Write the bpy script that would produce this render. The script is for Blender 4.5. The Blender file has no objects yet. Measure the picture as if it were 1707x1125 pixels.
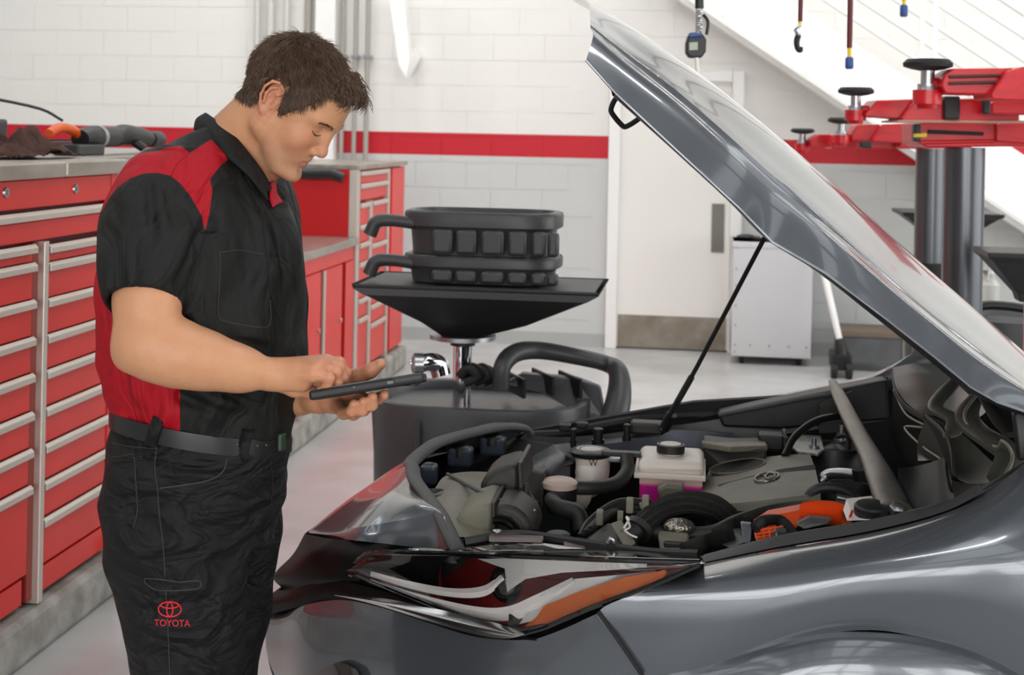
import bpy, bmesh, math, random
import numpy as np
from mathutils import Vector, Matrix
random.seed(7)
SC = bpy.context.scene
COL = SC.collection

# ---------------------------------------------------------------- camera
F = 2300.0; CX, CY, CH = 853.5, 219.0, 1.65
TH = math.atan((1165-853.5)/F); PH = math.atan(0.02)
fw = np.array([-math.sin(TH), math.cos(TH), 0.0])
r0 = np.array([math.cos(TH), math.sin(TH), 0.0]); u0 = np.array([0, 0, 1.0])
rt = math.cos(PH)*r0+math.sin(PH)*u0
up = math.cos(PH)*u0-math.sin(PH)*r0
O = np.array([0, 0, CH])
cam = bpy.data.cameras.new('camera'); cam_o = bpy.data.objects.new('camera', cam); COL.objects.link(cam_o)
cam.sensor_width = 36; cam.lens = F/1707*36; cam.shift_y = -(562.5-CY)/1707
cam.clip_start = 0.05; cam.clip_end = 200
cam_o.matrix_world = Matrix(((rt[0], up[0], -fw[0], 0), (rt[1], up[1], -fw[1], 0), (rt[2], up[2], -fw[2], CH), (0, 0, 0, 1)))
cam.dof.use_dof = True; cam.dof.focus_distance = 2.85; cam.dof.aperture_fstop = 6.5
SC.camera = cam_o

# ---------------------------------------------------------------- world, light, exposure
w = bpy.data.worlds.new('sky'); SC.world = w; w.use_nodes = True
bg = w.node_tree.nodes['Background']; bg.inputs[0].default_value = (0.93, 0.97, 1.0, 1); bg.inputs[1].default_value = 1.9
def area(name, loc, aim, sx, sy, power, col=(1, 1, 1)):
    l = bpy.data.lights.new(name, 'AREA'); l.shape = 'RECTANGLE'; l.size = sx; l.size_y = sy; l.energy = power; l.color = col
    o = bpy.data.objects.new(name, l); COL.objects.link(o); o.location = loc
    o.rotation_euler = (Vector(aim)-Vector(loc)).to_track_quat('-Z', 'Y').to_euler(); return o
area('bay_door_daylight', (1.5, -6.9, 2.4), (0.5, 5, 1.2), 9.0, 3.6, 480, (1.0, 0.98, 0.95))
area('side_door_daylight', (9.3, 4.0, 2.4), (0, 6, 1.4), 8.0, 3.4, 230, (1.0, 0.99, 0.97))
for lx_ in (-4.2, -1.4, 1.6, 4.6): area('added_ceiling_fill', (lx_, 7.9, 4.55), (lx_, 9.6, 0), 2.2, .3, 46, (1, .99, .97))  # unseen lamps, added to brighten the back wall
for lx_ in (-4.2, 1.0): area('added_ceiling_fill', (lx_, 3.0, 4.55), (lx_, 3.0, 0), 2.2, .25, 28, (1, .99, .97))  # further unseen lamps added overhead
SC.view_settings.view_transform = 'Standard'; SC.view_settings.look = 'None'
SC.view_settings.gamma = 1.0; SC.view_settings.use_curve_mapping = False
SC.view_settings.exposure = 0.16
SC.cycles.max_bounces = 8; SC.cycles.diffuse_bounces = 4; SC.cycles.glossy_bounces = 4; SC.cycles.transmission_bounces = 8
SC.cycles.use_denoising = True; SC.cycles.sample_clamp_indirect = 6

# ---------------------------------------------------------------- pixel rays of the photograph to places in the room
def ray(x, y): return fw+rt*(x-CX)/F-up*(y-CY)/F
def onY(x, y, Y): r = ray(x, y); return O+r*Y/r[1]
def onX(x, y, X): r = ray(x, y); return O+r*X/r[0]
def onZ(x, y, Z): r = ray(x, y); return O+r*(Z-CH)/r[2]
def onD(x, y, D): return O+ray(x, y)*D

# ---------------------------------------------------------------- materials
def lin(c): return tuple(((v/255)/12.92 if v/255 <= 0.04045 else ((v/255+0.055)/1.055)**2.4) for v in c)+(1,)
def mat(name, rgb, rough=0.5, metal=0.0, noise=None, bump=None, coat=0, trans=0, ior=1.5, spec=0.5, sss=0, emis=None, alpha=1, sheen=0, ani=0):
    m = bpy.data.materials.new(name); m.use_nodes = True; nt = m.node_tree; b = nt.nodes['Principled BSDF']
    c = lin(rgb); I = b.inputs
    I['Base Color'].default_value = c; I['Roughness'].default_value = rough; I['Metallic'].default_value = metal
    I['IOR'].default_value = ior; I['Coat Weight'].default_value = coat; I['Coat Roughness'].default_value = 0.03
    I['Transmission Weight'].default_value = trans; I['Specular IOR Level'].default_value = spec
    I['Alpha'].default_value = alpha; I['Sheen Weight'].default_value = sheen
    if sss: I['Subsurface Weight'].default_value = sss; I['Subsurface Radius'].default_value = (1, .35, .2); I['Subsurface Scale'].default_value = .008
    if emis: I['Emission Color'].default_value = lin(emis[0]); I['Emission Strength'].default_value = emis[1]
    tc = nt.nodes.new('ShaderNodeTexCoord')
    if noise:      # (scale, second colour, amount[, stretch])
        n = nt.nodes.new('ShaderNodeTexNoise'); n.inputs['Scale'].default_value = noise[0]; n.inputs['Detail'].default_value = 4
        src = tc.outputs['Object']
        if len(noise) > 3:
            mp = nt.nodes.new('ShaderNodeMapping'); mp.inputs['Scale'].default_value = noise[3]; nt.links.new(src, mp.inputs[0]); src = mp.outputs[0]
        nt.links.new(src, n.inputs['Vector'])
        mr = nt.nodes.new('ShaderNodeMapRange'); mr.inputs[1].default_value = .35; mr.inputs[2].default_value = .68; mr.inputs[4].default_value = noise[2]
        nt.links.new(n.outputs['Fac'], mr.inputs[0])
        mx = nt.nodes.new('ShaderNodeMix'); mx.data_type = 'RGBA'; mx.inputs[6].default_value = c; mx.inputs[7].default_value = lin(noise[1])
        nt.links.new(mr.outputs[0], mx.inputs[0]); nt.links.new(mx.outputs[2], I['Base Color'])
    if bump:       # (scale, strength[, stretch])
        n = nt.nodes.new('ShaderNodeTexNoise'); n.inputs['Scale'].default_value = bump[0]; n.inputs['Detail'].default_value = 3
        src = tc.outputs['Object']
        if len(bump) > 2:
            mp = nt.nodes.new('ShaderNodeMapping'); mp.inputs['Scale'].default_value = bump[2]; nt.links.new(src, mp.inputs[0]); src = mp.outputs[0]
        nt.links.new(src, n.inputs['Vector'])
        bp = nt.nodes.new('ShaderNodeBump'); bp.inputs['Strength'].default_value = bump[1]; bp.inputs['Distance'].default_value = .01
        nt.links.new(n.outputs['Fac'], bp.inputs['Height']); nt.links.new(bp.outputs[0], I['Normal'])
    return m

# ---------------------------------------------------------------- mesh builder
def V(*a): return np.array(a if len(a) > 1 else a[0], float)
def spline(pts, n=8, closed=False):
    P = [V(p) for p in pts]; out = []; N = len(P)
    if N < 3: return [P[0]+(P[-1]-P[0])*i/n for i in range(n+1)] if N == 2 else P
    for i in range(N if closed else N-1):
        if closed: a, b, c, d = P[i-1], P[i], P[(i+1) % N], P[(i+2) % N]
        else: a, b, c, d = P[i-1] if i else 2*P[0]-P[1], P[i], P[i+1], P[i+2] if i+2 < N else 2*P[-1]-P[-2]
        for k in range(n):
            t = k/n; out.append(.5*((2*b)+(c-a)*t+(2*a-5*b+4*c-d)*t*t+(3*b-a-3*c+d)*t**3))
    if not closed: out.append(P[-1])
    return out
def frames(P, upv=None):
    P = [V(p) for p in P]; N = len(P); T = []
    for i in range(N):
        t = P[min(i+1, N-1)]-P[max(i-1, 0)]; T.append(t/(np.linalg.norm(t)+1e-12))
    a = V(upv) if upv is not None else (V(0, 0, 1) if abs(T[0][2]) < .9 else V(0, 1, 0))
    fr = []
    for t in T:
        a = a-t*(a@t); a = a/(np.linalg.norm(a)+1e-12); fr.append((t, a, np.cross(t, a)))
    return P, fr
class MB:
    def __init__(s): s.v = []; s.f = []
    def add(s, vs, fs):
        n = len(s.v); s.v += [tuple(map(float, p)) for p in vs]; s.f += [tuple(i+n for i in f) for f in fs]; return s
    def box(s, lo, hi, R=None, c=None):
        lo, hi = V(lo), V(hi); vs = [V(x, y, z) for z in (lo[2], hi[2]) for y in (lo[1], hi[1]) for x in (lo[0], hi[0])]
        if R is not None: vs = [V(c)+V(R)@p for p in vs]
        return s.add(vs, [(0, 2, 3, 1), (4, 5, 7, 6), (0, 1, 5, 4), (2, 6, 7, 3), (0, 4, 6, 2), (1, 3, 7, 5)])
    def cbox(s, c, sz, R=None):      # centre, size, rotation
        h = V(sz)/2
        if R is None: R = np.eye(3)
        return s.box(-h, h, R, c)
    def tube(s, P, r, n=10, sm=0, cap=True, upv=None, flat=1.0):
        if sm: 
            k = len(P); rr = [r]*k if np.isscalar(r) else list(r)
            Q = spline([tuple(P[i])+(rr[i],) for i in range(k)], sm); P = [q[:3] for q in Q]; r = [q[3] for q in Q]
        P, fr = frames(P, upv); N = len(P); rr = [r]*N if np.isscalar(r) else r
        vs = []
        for i in range(N):
            t, a, b = fr[i]
            for k in range(n):
                an = 2*math.pi*k/n; vs.append(P[i]+a*math.cos(an)*rr[i]*flat+b*math.sin(an)*rr[i])
        fs = [(i*n+k, i*n+(k+1) % n, (i+1)*n+(k+1) % n, (i+1)*n+k) for i in range(N-1) for k in range(n)]
        if cap: fs += [tuple(range(n))[::-1], tuple((N-1)*n+k for k in range(n))]
        return s.add(vs, fs)
    def cyl(s, a, b, ra, rb=None, n=24): return s.tube([a, b], [ra, ra if rb is None else rb], n)
    def lathe(s, base, axis, prof, n=32, cap=True):   # prof: (height, radius)
        ax = V(axis)/np.linalg.norm(V(axis)); a = V(1, 0, 0) if abs(ax[0]) < .8 else V(0, 1, 0); a = a-ax*(a@ax); a /= np.linalg.norm(a); b = np.cross(ax, a)
        vs = [V(base)+ax*h+(a*math.cos(2*math.pi*k/n)+b*math.sin(2*math.pi*k/n))*r for h, r in prof for k in range(n)]
        N = len(prof); fs = [(i*n+k, i*n+(k+1) % n, (i+1)*n+(k+1) % n, (i+1)*n+k) for i in range(N-1) for k in range(n)]
        if cap: fs += [tuple(range(n))[::-1], tuple((N-1)*n+k for k in range(n))]
        return s.add(vs, fs)
    def prism(s, poly, d):           # polygon of 3d points, extruded by vector d
        n = len(poly); vs = [V(p) for p in poly]+[V(p)+V(d) for p in poly]
        return s.add(vs, [tuple(range(n))[::-1], tuple(range(n, 2*n))]+[(i, (i+1) % n, n+(i+1) % n, n+i) for i in range(n)])
    def grid(s, rows, closed=False):
        m = len(rows[0]); vs = [p for r in rows for p in r]
        return s.add(vs, [(i*m+j, i*m+(j+1) % m, (i+1)*m+(j+1) % m, (i+1)*m+j) for i in range(len(rows)-1) for j in range(m if closed else m-1)])
    def ell(s, c, r, R=None, n=20, m=12):
        R = np.eye(3) if R is None else V(R); vs = []
        for i in range(m+1):
            a = math.pi*i/m
            for k in range(n):
                b = 2*math.pi*k/n; vs.append(V(c)+R@V(r[0]*math.sin(a)*math.cos(b), r[1]*math.sin(a)*math.sin(b), r[2]*math.cos(a)))
        return s.add(vs, [(i*n+k, (i+1)*n+k, (i+1)*n+(k+1) % n, i*n+(k+1) % n) for i in range(m) for k in range(n)])
BASE = {}
def link(name, me, m, parent=None, smooth=True, bevel=0, solid=0, sub=0, base=None, auto=True):
    o = bpy.data.objects.new(name, me); COL.objects.link(o)
    if m is not None and not me.materials: me.materials.append(m)
    if parent is not None: o.parent = parent; BASE[o.name] = BASE.get(parent.name, V(0, 0, 0))
    else:
        BASE[o.name] = V(base) if base is not None else V(0, 0, 0)
        o.location = BASE[o.name]
    if solid: md = o.modifiers.new('solid', 'SOLIDIFY'); md.thickness = solid; md.offset = 0
    if bevel: md = o.modifiers.new('bevel', 'BEVEL'); md.width = bevel; md.segments = 2; md.limit_method = 'ANGLE'; md.angle_limit = .6; md.harden_normals = False
    if sub: md = o.modifiers.new('sub', 'SUBSURF'); md.levels = sub; md.render_levels = sub
    return o
def obj(name, mb, m, parent=None, smooth=True, bevel=0, solid=0, sub=0, base=None, sharp=.7):
    B = BASE.get(parent.name, V(0, 0, 0)) if parent is not None else (V(base) if base is not None else V(0, 0, 0))
    me = bpy.data.meshes.new(name)
    me.from_pydata([tuple(V(p)-B) for p in mb.v], [], mb.f)
    bm = bmesh.new(); bm.from_mesh(me); bmesh.ops.remove_doubles(bm, verts=bm.verts, dist=1e-6); bmesh.ops.recalc_face_normals(bm, faces=bm.faces)
    for f in bm.faces: f.smooth = smooth
    if smooth:
        for e in bm.edges:
            if len(e.link_faces) == 2 and e.calc_face_angle(0) > sharp: e.smooth = False
    bm.to_mesh(me); bm.free()
    return link(name, me, m, parent, smooth, bevel, solid, sub, base)
def tag(o, label=None, cat=None, group=None, kind=None):
    if label: o['label'] = label
    if cat: o['category'] = cat
    if group: o['group'] = group
    if kind: o['kind'] = kind
    return o
def thing(name, base, label, cat, group=None):
    o = bpy.data.objects.new(name, None); COL.objects.link(o); o.location = base; o.empty_display_size = .1
    BASE[o.name] = V(base); return tag(o, label, cat, group)
def copy_tree(o, parent=None):
    c = o.copy(); COL.objects.link(c); c.parent = parent
    for ch in list(o.children): copy_tree(ch, c)
    return c
def rotm(ax, ang):
    return np.array(Matrix.Rotation(ang, 3, Vector(ax)))
# ================================================================ materials
M = {}
M['block'] = mat('painted_block', (236, 234, 230), .55, bump=(30, .12))
M['floor'] = mat('polished_floor', (200, 200, 200), .26, noise=(1.6, (170, 168, 164), .7), bump=(3, .02))
M['curb'] = mat('worn_concrete', (178, 176, 170), .8, noise=(9, (120, 114, 104), .8), bump=(40, .4))
M['red'] = mat('red_powder_coat', (230, 42, 34), .32, noise=(3, (214, 32, 28), .6))
M['redp'] = mat('red_painted_steel', (205, 16, 30), .3, noise=(5, (176, 12, 26), .7))
M['pull'] = mat('brushed_aluminium_pull', (214, 204, 194), .38, .55)
M['steeltop'] = mat('worn_stainless_counter', (186, 180, 170), .33, .75, noise=(14, (150, 140, 128), .7, (1, .3, 1)))
M['alu'] = mat('aluminium_plate', (214, 214, 216), .34, .7, bump=(220, .5))
M['white'] = mat('white_gloss_paint', (244, 243, 240), .4)
M['joist'] = mat('grey_steel_joist', (120, 122, 124), .5)
M['cream'] = mat('cream_door_paint', (240, 238, 232), .45)
M['kick'] = mat('scuffed_kick_plate', (158, 150, 138), .45, .5, noise=(6, (120, 108, 92), .8))
M['black'] = mat('black_plastic', (26, 26, 26), .42)
M['matte'] = mat('matte_black', (18, 18, 18), .7)
M['dgrey'] = mat('dark_grey_plastic', (58, 58, 60), .5, bump=(60, .05))
M['mgrey'] = mat('mid_grey_plastic', (96, 97, 100), .42)
M['chrome'] = mat('chrome', (225, 225, 228), .07, 1)
M['steel'] = mat('plain_steel', (176, 176, 178), .3, .9)
M['piston'] = mat('oiled_steel_column', (104, 106, 110), .28, .7, noise=(5, (74, 74, 76), .7, (1, 1, .1)))
M['rubber'] = mat('black_rubber', (24, 24, 24), .65)
M['orange'] = mat('orange_plastic', (238, 96, 20), .4)
M['yellow'] = mat('yellow_tag', (238, 210, 40), .5)
M['blue'] = mat('blue_plastic', (52, 84, 148), .45)
M['rag'] = mat('brown_shop_rag', (58, 34, 30), .95, noise=(16, (96, 62, 50), .7), bump=(50, .8))
M['clearp'] = mat('milky_clear_plastic', (232, 232, 226), .25, trans=.5)
# block wall paint: white above, red band, pale grey below, by height above the floor
nt = M['block'].node_tree; b = nt.nodes['Principled BSDF']
ge = nt.nodes.new('ShaderNodeNewGeometry'); sx = nt.nodes.new('ShaderNodeSeparateXYZ'); nt.links.new(ge.outputs['Position'], sx.inputs[0])
mr = nt.nodes.new('ShaderNodeMapRange'); mr.inputs[2].default_value = 3.0; nt.links.new(sx.outputs['Z'], mr.inputs[0])
cr = nt.nodes.new('ShaderNodeValToRGB'); cr.color_ramp.interpolation = 'CONSTANT'; e = cr.color_ramp.elements
e[0].position = 0; e[0].color = lin((203, 205, 203)); e[1].position = 1.450/3; e[1].color = lin((196, 22, 40))
x = e.new(1.620/3); x.color = lin((232, 230, 225)); nt.links.new(mr.outputs[0], cr.inputs[0]); nt.links.new(cr.outputs[0], b.inputs['Base Color'])

# ================================================================ room shell
WY = 10.65
fl = tag(obj('floor', MB().box((-9, -6, -.2), (8.4, 11.1, 0)), M['floor'], smooth=False), kind='structure')
wb = tag(obj('wall_back', MB().box((-9, WY+.09, 0), (8.4, WY+.35, 5.2)), M['block'], smooth=False), kind='structure')
wl = tag(obj('wall_left', MB().box((-9.25, -6, 0), (-9, 11, 5.2)), M['block'], smooth=False), kind='structure')
# blocks: 0.40 x 0.20 running bond, each its own piece where the photo shows it
blk = MB().box((-.198, 0, -.0984), (.198, .1, .0984)); bme = bpy.data.meshes.new('concrete_block')
bme.from_pydata(blk.v, [], blk.f); bme.materials.append(M['block'])
rest = MB(); nb = 0
for r_ in range(26):
    z = .1+r_*.2
    for c_ in range(43):
        x = -8.8+c_*.4+(.2 if r_ % 2 else 0)
        if abs(x+.185) < .62 and z < 2.14: continue                     # doorway
        vis = (-5.85 < x < 2.6 and z < 2.75) and not (x < -2.95 and z < 1.35) and not (x > .1 and z < .55 and x > 1.3) and not (-2.7 < x < -2.1 and z < 1.4)
        if z < .9 and .35 < x < .85: vis = False
        if vis and nb < 300:
            o = bpy.data.objects.new('concrete_block', bme); COL.objects.link(o); o.parent = wb
            o.location = (x, WY+random.uniform(-.0015, .0015), z); nb += 1
        else: rest.box((x-.197, WY, z-.0985), (x+.197, WY+.1, z+.0985))
tag(obj('block_courses', rest, M['block'], wb, smooth=False), kind='stuff')
mort = MB().box((-9, WY+.004, 0), (-.69+.0, WY+.09, 5.2)).box((.335, WY+.004, 0), (8.4, WY+.09, 5.2)).box((-.69, WY+.004, 2.13), (.335, WY+.09, 5.2))
obj('mortar_bed', mort, M['block'], wb, smooth=False)
# lintel blocks trimmed round the doorway
obj('door_jamb_infill', MB().box((-.82, WY+.001, 0), (-.69, WY+.1, 2.14)).box((.335, WY+.001, 0), (.46, WY+.1, 2.14)), M['block'], wb, smooth=False)
# ceiling: white deck on beams with open skylight strips
cl = MB()
for x0, x1 in ((-9, -6.4), (-5.2, -3.2), (-2.0, .0), (1.2, 3.2), (4.4, 6.4), (7.6, 8.4)): cl.box((x0, -6, 5.2), (x1, 11, 5.3))
ce = tag(obj('ceiling', cl, M['white'], smooth=False), kind='structure')
for i in range(22):
    x = -8.6+i*.78
    obj('ceiling_joist', MB().box((x-.06, -6, 4.9), (x+.06, 11, 5.2)), M['joist'], ce, smooth=False)
for y in (-4, -1, 2.2, 5.4, 8.6): obj('ceiling_beam', MB().box((-9, y-.1, 4.6), (8.4, y+.1, 4.9)), M['joist'], ce, smooth=False)
wf_ = tag(obj('wall_front', MB().box((-9, -6.3, 4.2), (8.4, -6.05, 5.2)).box((-9, -6.3, 0), (-4.5, -6.05, 4.2)).box((7.4, -6.3, 0), (8.4, -6.05, 4.2)).box((1.6, -6.3, 0), (2.3, -6.05, 4.2)), M['block'], smooth=False), kind='structure')
wr_ = tag(obj('wall_right', MB().box((8.4, -6, 4.2), (8.65, 11, 5.2)).box((8.4, -6, 0), (8.65, -.8, 4.2)).box((8.4, 8.6, 0), (8.65, 11, 4.2)), M['block'], smooth=False), kind='structure')
mu = MB()
for x in [-4.5+.76*i for i in range(9)]+[2.3+.73*i for i in range(8)]: mu.box((x-.05, -6.2, 0), (x+.05, -6.1, 4.2))
for z in (.4, 1.0, 2.0, 3.0): mu.box((-4.5, -6.2, z-.04), (7.4, -6.1, z+.04))
obj('added_streak_bars', mu, M['joist'], wf_, smooth=False)  # unseen bars, added to streak the fender's reflections
mu = MB()
for y in [-.8+.78*i for i in range(13)]: mu.box((8.45, y-.05, 0), (8.55, y+.05, 4.2))
for z in (.4, 1.4, 2.4, 3.4): mu.box((8.45, -.8, z-.04), (8.55, 8.6, z+.04))
obj('added_streak_bars', mu, M['joist'], wr_, smooth=False)  # added likewise on this side for reflected streaks
tr = tag(obj('trim_1', MB().box((-9, WY-.012, 0), (-.69, WY+.01, .1)).box((.335, WY-.012, 0), (8.4, WY+.01, .1)), mat('base_paint', (176, 178, 176), .5), smooth=False), kind='structure')

# door in the back wall
dr = thing('door_1', (-.185, WY, 0), None, None); dr['kind'] = 'structure'
obj('door_frame', MB().box((-.685, WY-.05, 0), (-.60, WY+.1, 2.14)).box((.245, WY-.05, 0), (.335, WY+.1, 2.14)).box((-.60, WY-.05, 2.06), (.245, WY+.1, 2.14)), M['white'], dr, bevel=.004, smooth=False)
obj('door_leaf', MB().box((-.60, WY-.01, .012), (.245, WY+.04, 2.06)), M['cream'], dr, smooth=False)
obj('kick_plate', MB().box((-.59, WY-.016, .015), (.235, WY-.01, .26)), M['kick'], dr, smooth=False)
obj('push_plate', MB().box((.11, WY-.018, .76), (.205, WY-.01, 1.13)), mat('push_plate_metal', (120, 118, 112), .45, .6), dr, smooth=False)
obj('door_sign', MB().box((.10, WY-.016, 1.86), (.20, WY-.01, 1.98)), M['alu'], dr, smooth=False)

# conduits and column on the back wall
pc = mat('painted_conduit', (206, 204, 198), .45)
def conduit(px, r, mt=pc, lab='', pxe=None, z0=1.36):
    x = onY(px, 120, WY-.07)[0]
    t = thing('wall_conduit', (x, WY, z0), lab, 'pipe', 'painted conduits on the back wall')
    obj('pipe', MB().cyl((x, WY-.07, z0), (x, WY-.07, 5.0), r), mt, t)
    obj('clamp', MB().box((x-r-.012, WY-.1, 2.2), (x+r+.012, WY, 2.225)), M['steel'], t, smooth=False)
labs = ['pale conduit pipe furthest left on the back wall', 'pale conduit second from the left on the back wall', 'pale conduit third from the left above the person', 'dark edged conduit left of the white column',
        'grey conduit just right of the white column', 'second grey conduit right of the white column', 'third grey conduit right of the white column', 'rightmost grey conduit before the blank wall']
gcon = mat('grey_conduit', (164, 160, 152), .4)
for i, (px, r) in enumerate(((427, .022), (449, .03), (476, .026), (512, .03), (549, .02), (571, .018), (592, .018), (612, .02))):
    conduit(px, r, gcon if i > 2 else pc, labs[i])
x0, x1 = onY(527, 100, WY-.1)[0], onY(561, 100, WY-.1)[0]
t = thing('wall_column', (x0, WY, 1.36), 'white painted square column between the two rows of conduit', 'column')
obj('column_shaft', MB().box((x0, WY-.16, 1.36), (x1, WY-.002, 5.0)), M['white'], t, smooth=False, bevel=.008)
obj('column_foot', MB().box((x0-.02, WY-.18, 1.36), (x1+.02, WY-.002, 1.39)), M['white'], t, smooth=False)
# slanted white arm bracket hanging high on wall
t = thing('wall_bracket', onY(668, 60, 10.2), 'slanted white steel bracket hanging high right of the conduits', 'bracket')
a = onY(655, -60, 10.15); b_ = onY(676, 128, 10.15)
obj('bracket_arm', MB().prism([onY(640, -60, 10.15), onY(668, -60, 10.15), onY(683, 100, 10.15), onY(676, 130, 10.15), onY(664, 108, 10.15)], (0, .12, 0)), M['white'], t, smooth=False, bevel=.005)
obj('bracket_plate', MB().prism([onY(700, 95, 10.55), onY(690, 78, 10.55), onY(683, 95, 10.55), onY(680, 130, 10.55)], (0, .08, 0)), M['white'], t, smooth=False)
# staircase, white painted, against the back wall at right
st = thing('staircase', (1.4, 9.5, 0), 'white painted steel staircase descending to the right behind the lift', 'staircase')
sy = 9.6
def SP(px, py, y=sy): return onY(px, py, y)
A, B_, C_, D_ = SP(1100, -142), SP(1900, 386), SP(1900, 500), SP(1100, -37)
obj('stringer', MB().prism([A, B_, C_, D_], (0, .06, 0)), M['white'], st, smooth=False, bevel=.006)
obj('stringer', MB().prism([V(p)+V(0, .85, 0) for p in (A, B_, C_, D_)], (0, .06, 0)), M['white'], st, smooth=False, bevel=.006)
dirv = (B_-A)/np.linalg.norm(B_-A)
obj('lower_edge_strip', MB().prism([D_, C_, C_+V(0, 0, -.03), D_+V(0, 0, -.03)], (0, -.06, 0)), mat('strip_white', (226, 224, 220), .4), st, smooth=False)
L_ = np.linalg.norm(B_-A)
for i in range(11):
    p = A+dirv*(L_*(i+.5)/11)+V(.0, 0, -.12)
    obj('tread', MB().box((p[0]-.13, sy+.06, p[2]-.02), (p[0]+.15, sy+.85, p[2]+.02)), M['white'], st, smooth=False)
for i in range(5):
    p = D_+dirv*(L_*(i*2+1.5)/11)+V(0, 0, .035)
    obj('bolt', MB().cyl(p+V(0, -.012, 0), p+V(0, .01, 0), .018, n=8), M['steel'], st)
for k in range(6):
    off = V(0, 0, .16+.155*k)
    obj('rail', MB().cyl(A+off, B_+off, .016 if k < 5 else .022, n=10), M['white'], st)
for px in (1533, 1555):
    p = SP(px, 230); obj('rail_post', MB().cyl(V(p[0], sy, p[2]-.1), V(p[0], sy, 4.3), .018, n=10), M['white'], st)

# ================================================================ curb and the red tool cabinets
CXF = -2.03
cb = tag(obj('curb', MB().box((-3.0, .4, 0), (-1.99, 9.45, .145)), M['curb'], smooth=False, bevel=.02), 'worn grey concrete plinth running under the red cabinets', 'plinth')
def yx(px, py=450): return onX(px, py, CXF)[1]
def zx(px, py): return onX(px, py, CXF)[2]
def pull(mb, y0, y1, z):
    mb.prism([V(CXF, y0, z), V(CXF+.012, y0, z+.004), V(CXF+.022, y0, z-.006), V(CXF+.022, y0, z-.024), V(CXF+.012, y0, z-.026), V(CXF, y0, z-.02)], (0, y1-y0, 0)); return mb
def drawer(t, y0, y1, zt, zb, name='drawer', ph=True, m='red'):
    d = obj(name, MB().box((CXF-.03, y0+.003, zb+.004), (CXF+.002, y1-.003, zt-.028)), M[m], t, smooth=False, bevel=.003)
    if ph: obj('pull', pull(MB(), y0+.004, y1-.006, zt), M['pull'], d, smooth=False, bevel=.002)
    return d
dark = mat('cabinet_gap_shadow_steel', (92, 12, 12), .5)
nb = thing('tool_cabinet', (-2.4, 4.0, .145), 'big red drawer cabinet with steel counter behind the person', 'cabinet')
yE = 4.64; yL = 3.1; yP = yx(62, 700)
obj('body', MB().box((-2.75, yL, .165), (CXF-.03, yE, 1.475)), dark, nb, smooth=False)
obj('end_post', MB().box((CXF-.05, 4.585, .167), (CXF+.004, yE, 1.475)), M['red'], nb, smooth=False, bevel=.003)
obj('base_panel', MB().box((CXF-.03, yP+.02, .168), (CXF, yE-.06, .245)), M['red'], nb, smooth=False)
obj('base_panel', MB().box((CXF-.03, yL, .168), (CXF, yP-.08, .245)), M['red'], nb, smooth=False)
# counter in two pieces
ys = yx(97, 285)
for a, b2 in ((yL, ys-.003), (ys+.003, yE+.02)):
    obj('countertop', MB().box((-2.8, a, 1.475), (CXF+.03, b2, 1.525)), M['steeltop'], nb, smooth=False, bevel=.006)
# top locking drawer and the wide drawer
zt1 = zx(70, 345)
top = obj('top_panel', MB().box((CXF-.03, yL, zt1-.0), (CXF+.002, 4.58, 1.472)), M['red'], nb, smooth=False, bevel=.003)
for px, py in ((9, 321), (125, 315)):
    p = onX(px, py, CXF+.002); obj('keyhole', MB().lathe(p, (1, 0, 0), [(0, .016), (.006, .014), (.006, .009), (.001, .008)], 16), M['steel'], top)
zw = zx(70, 352); zc = zx(70, 408)
drawer(nb, yL, 4.58, zw, zc+.012, 'wide_drawer')
zs = [zx(70, q) for q in (410, 440, 500, 560, 619, 681, 742, 803, 864)]+[.262]
for i in range(9): drawer(nb, yP+.025, 4.58, zs[i], zs[i+1]-(.012 if i == 8 else -.0))
zl = [zx(55, q) for q in (408, 438, 499.5, 560.6, 621, 684, 744.7, 805)]+[.262]
for i in range(8): drawer(nb, yL, yP-.05, zl[i], zl[i+1]-(.012 if i == 7 else 0))
obj('divider_post', MB().box((CXF-.03, yP-.05, .165), (CXF, yP-.012, zc+.01)), mat('brownish_red_steel', (150, 48, 40), .4), nb, smooth=False)
obj('trim_strip', MB().box((CXF-.02, yP-.014, .15), (CXF+.022, yP+.016, zc+.012)), M['pull'], nb, smooth=False, bevel=.003)
for yy in (4.35, 3.4): obj('foot', MB().box((-2.3, yy-.11, .146), (CXF-.06, yy+.1, .168)), M['matte'], nb, smooth=False)
t = thing('cable_sleeve', (-1.96, 4.62, 0), 'short white plastic sleeve standing beside the cabinet end', 'sleeve')
obj('sleeve', MB().box((-2.0, 4.60, .03), (-1.955, 4.66, .2)), M['white'], t, smooth=False, bevel=.012)
# far low cabinet with doors
y2, y3 = 6.12, yx(588, 500)
lo = thing('low_door_cabinet', (-2.4, 6.7, .145), 'low red door cabinet with steel worktop beyond the person', 'cabinet')
zt = 1.0
obj('body', MB().box((-2.7, y2, .16), (CXF-.03, y3, zt-.045)), dark, lo, smooth=False)
obj('worktop', MB().box((-2.75, y2, zt-.045), (CXF+.03, y3, zt)), M['steeltop'], lo, smooth=False, bevel=.005)
eds = [y2, yx(455), yx(497), yx(536), yx(571), y3]
obj('face_frame', MB().box((CXF-.03, y2, .87), (CXF, y3, zt-.045)).box((CXF-.03, y2, .165), (CXF, y3, .2)), M['red'], lo, smooth=False)
for i in range(4 if len(eds) > 5 else 3):
    a, b2 = eds[i+0], eds[i+1]
    d = obj('cabinet_door', MB().box((CXF-.02, a+.05, .205), (CXF+.006, b2-.02, .865)), M['red'], lo, smooth=False, bevel=.003)
    obj('edge_pull', MB().box((CXF, a+.012, .205), (CXF+.014, a+.05, .865)), M['pull'], d, smooth=False, bevel=.002)
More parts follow.
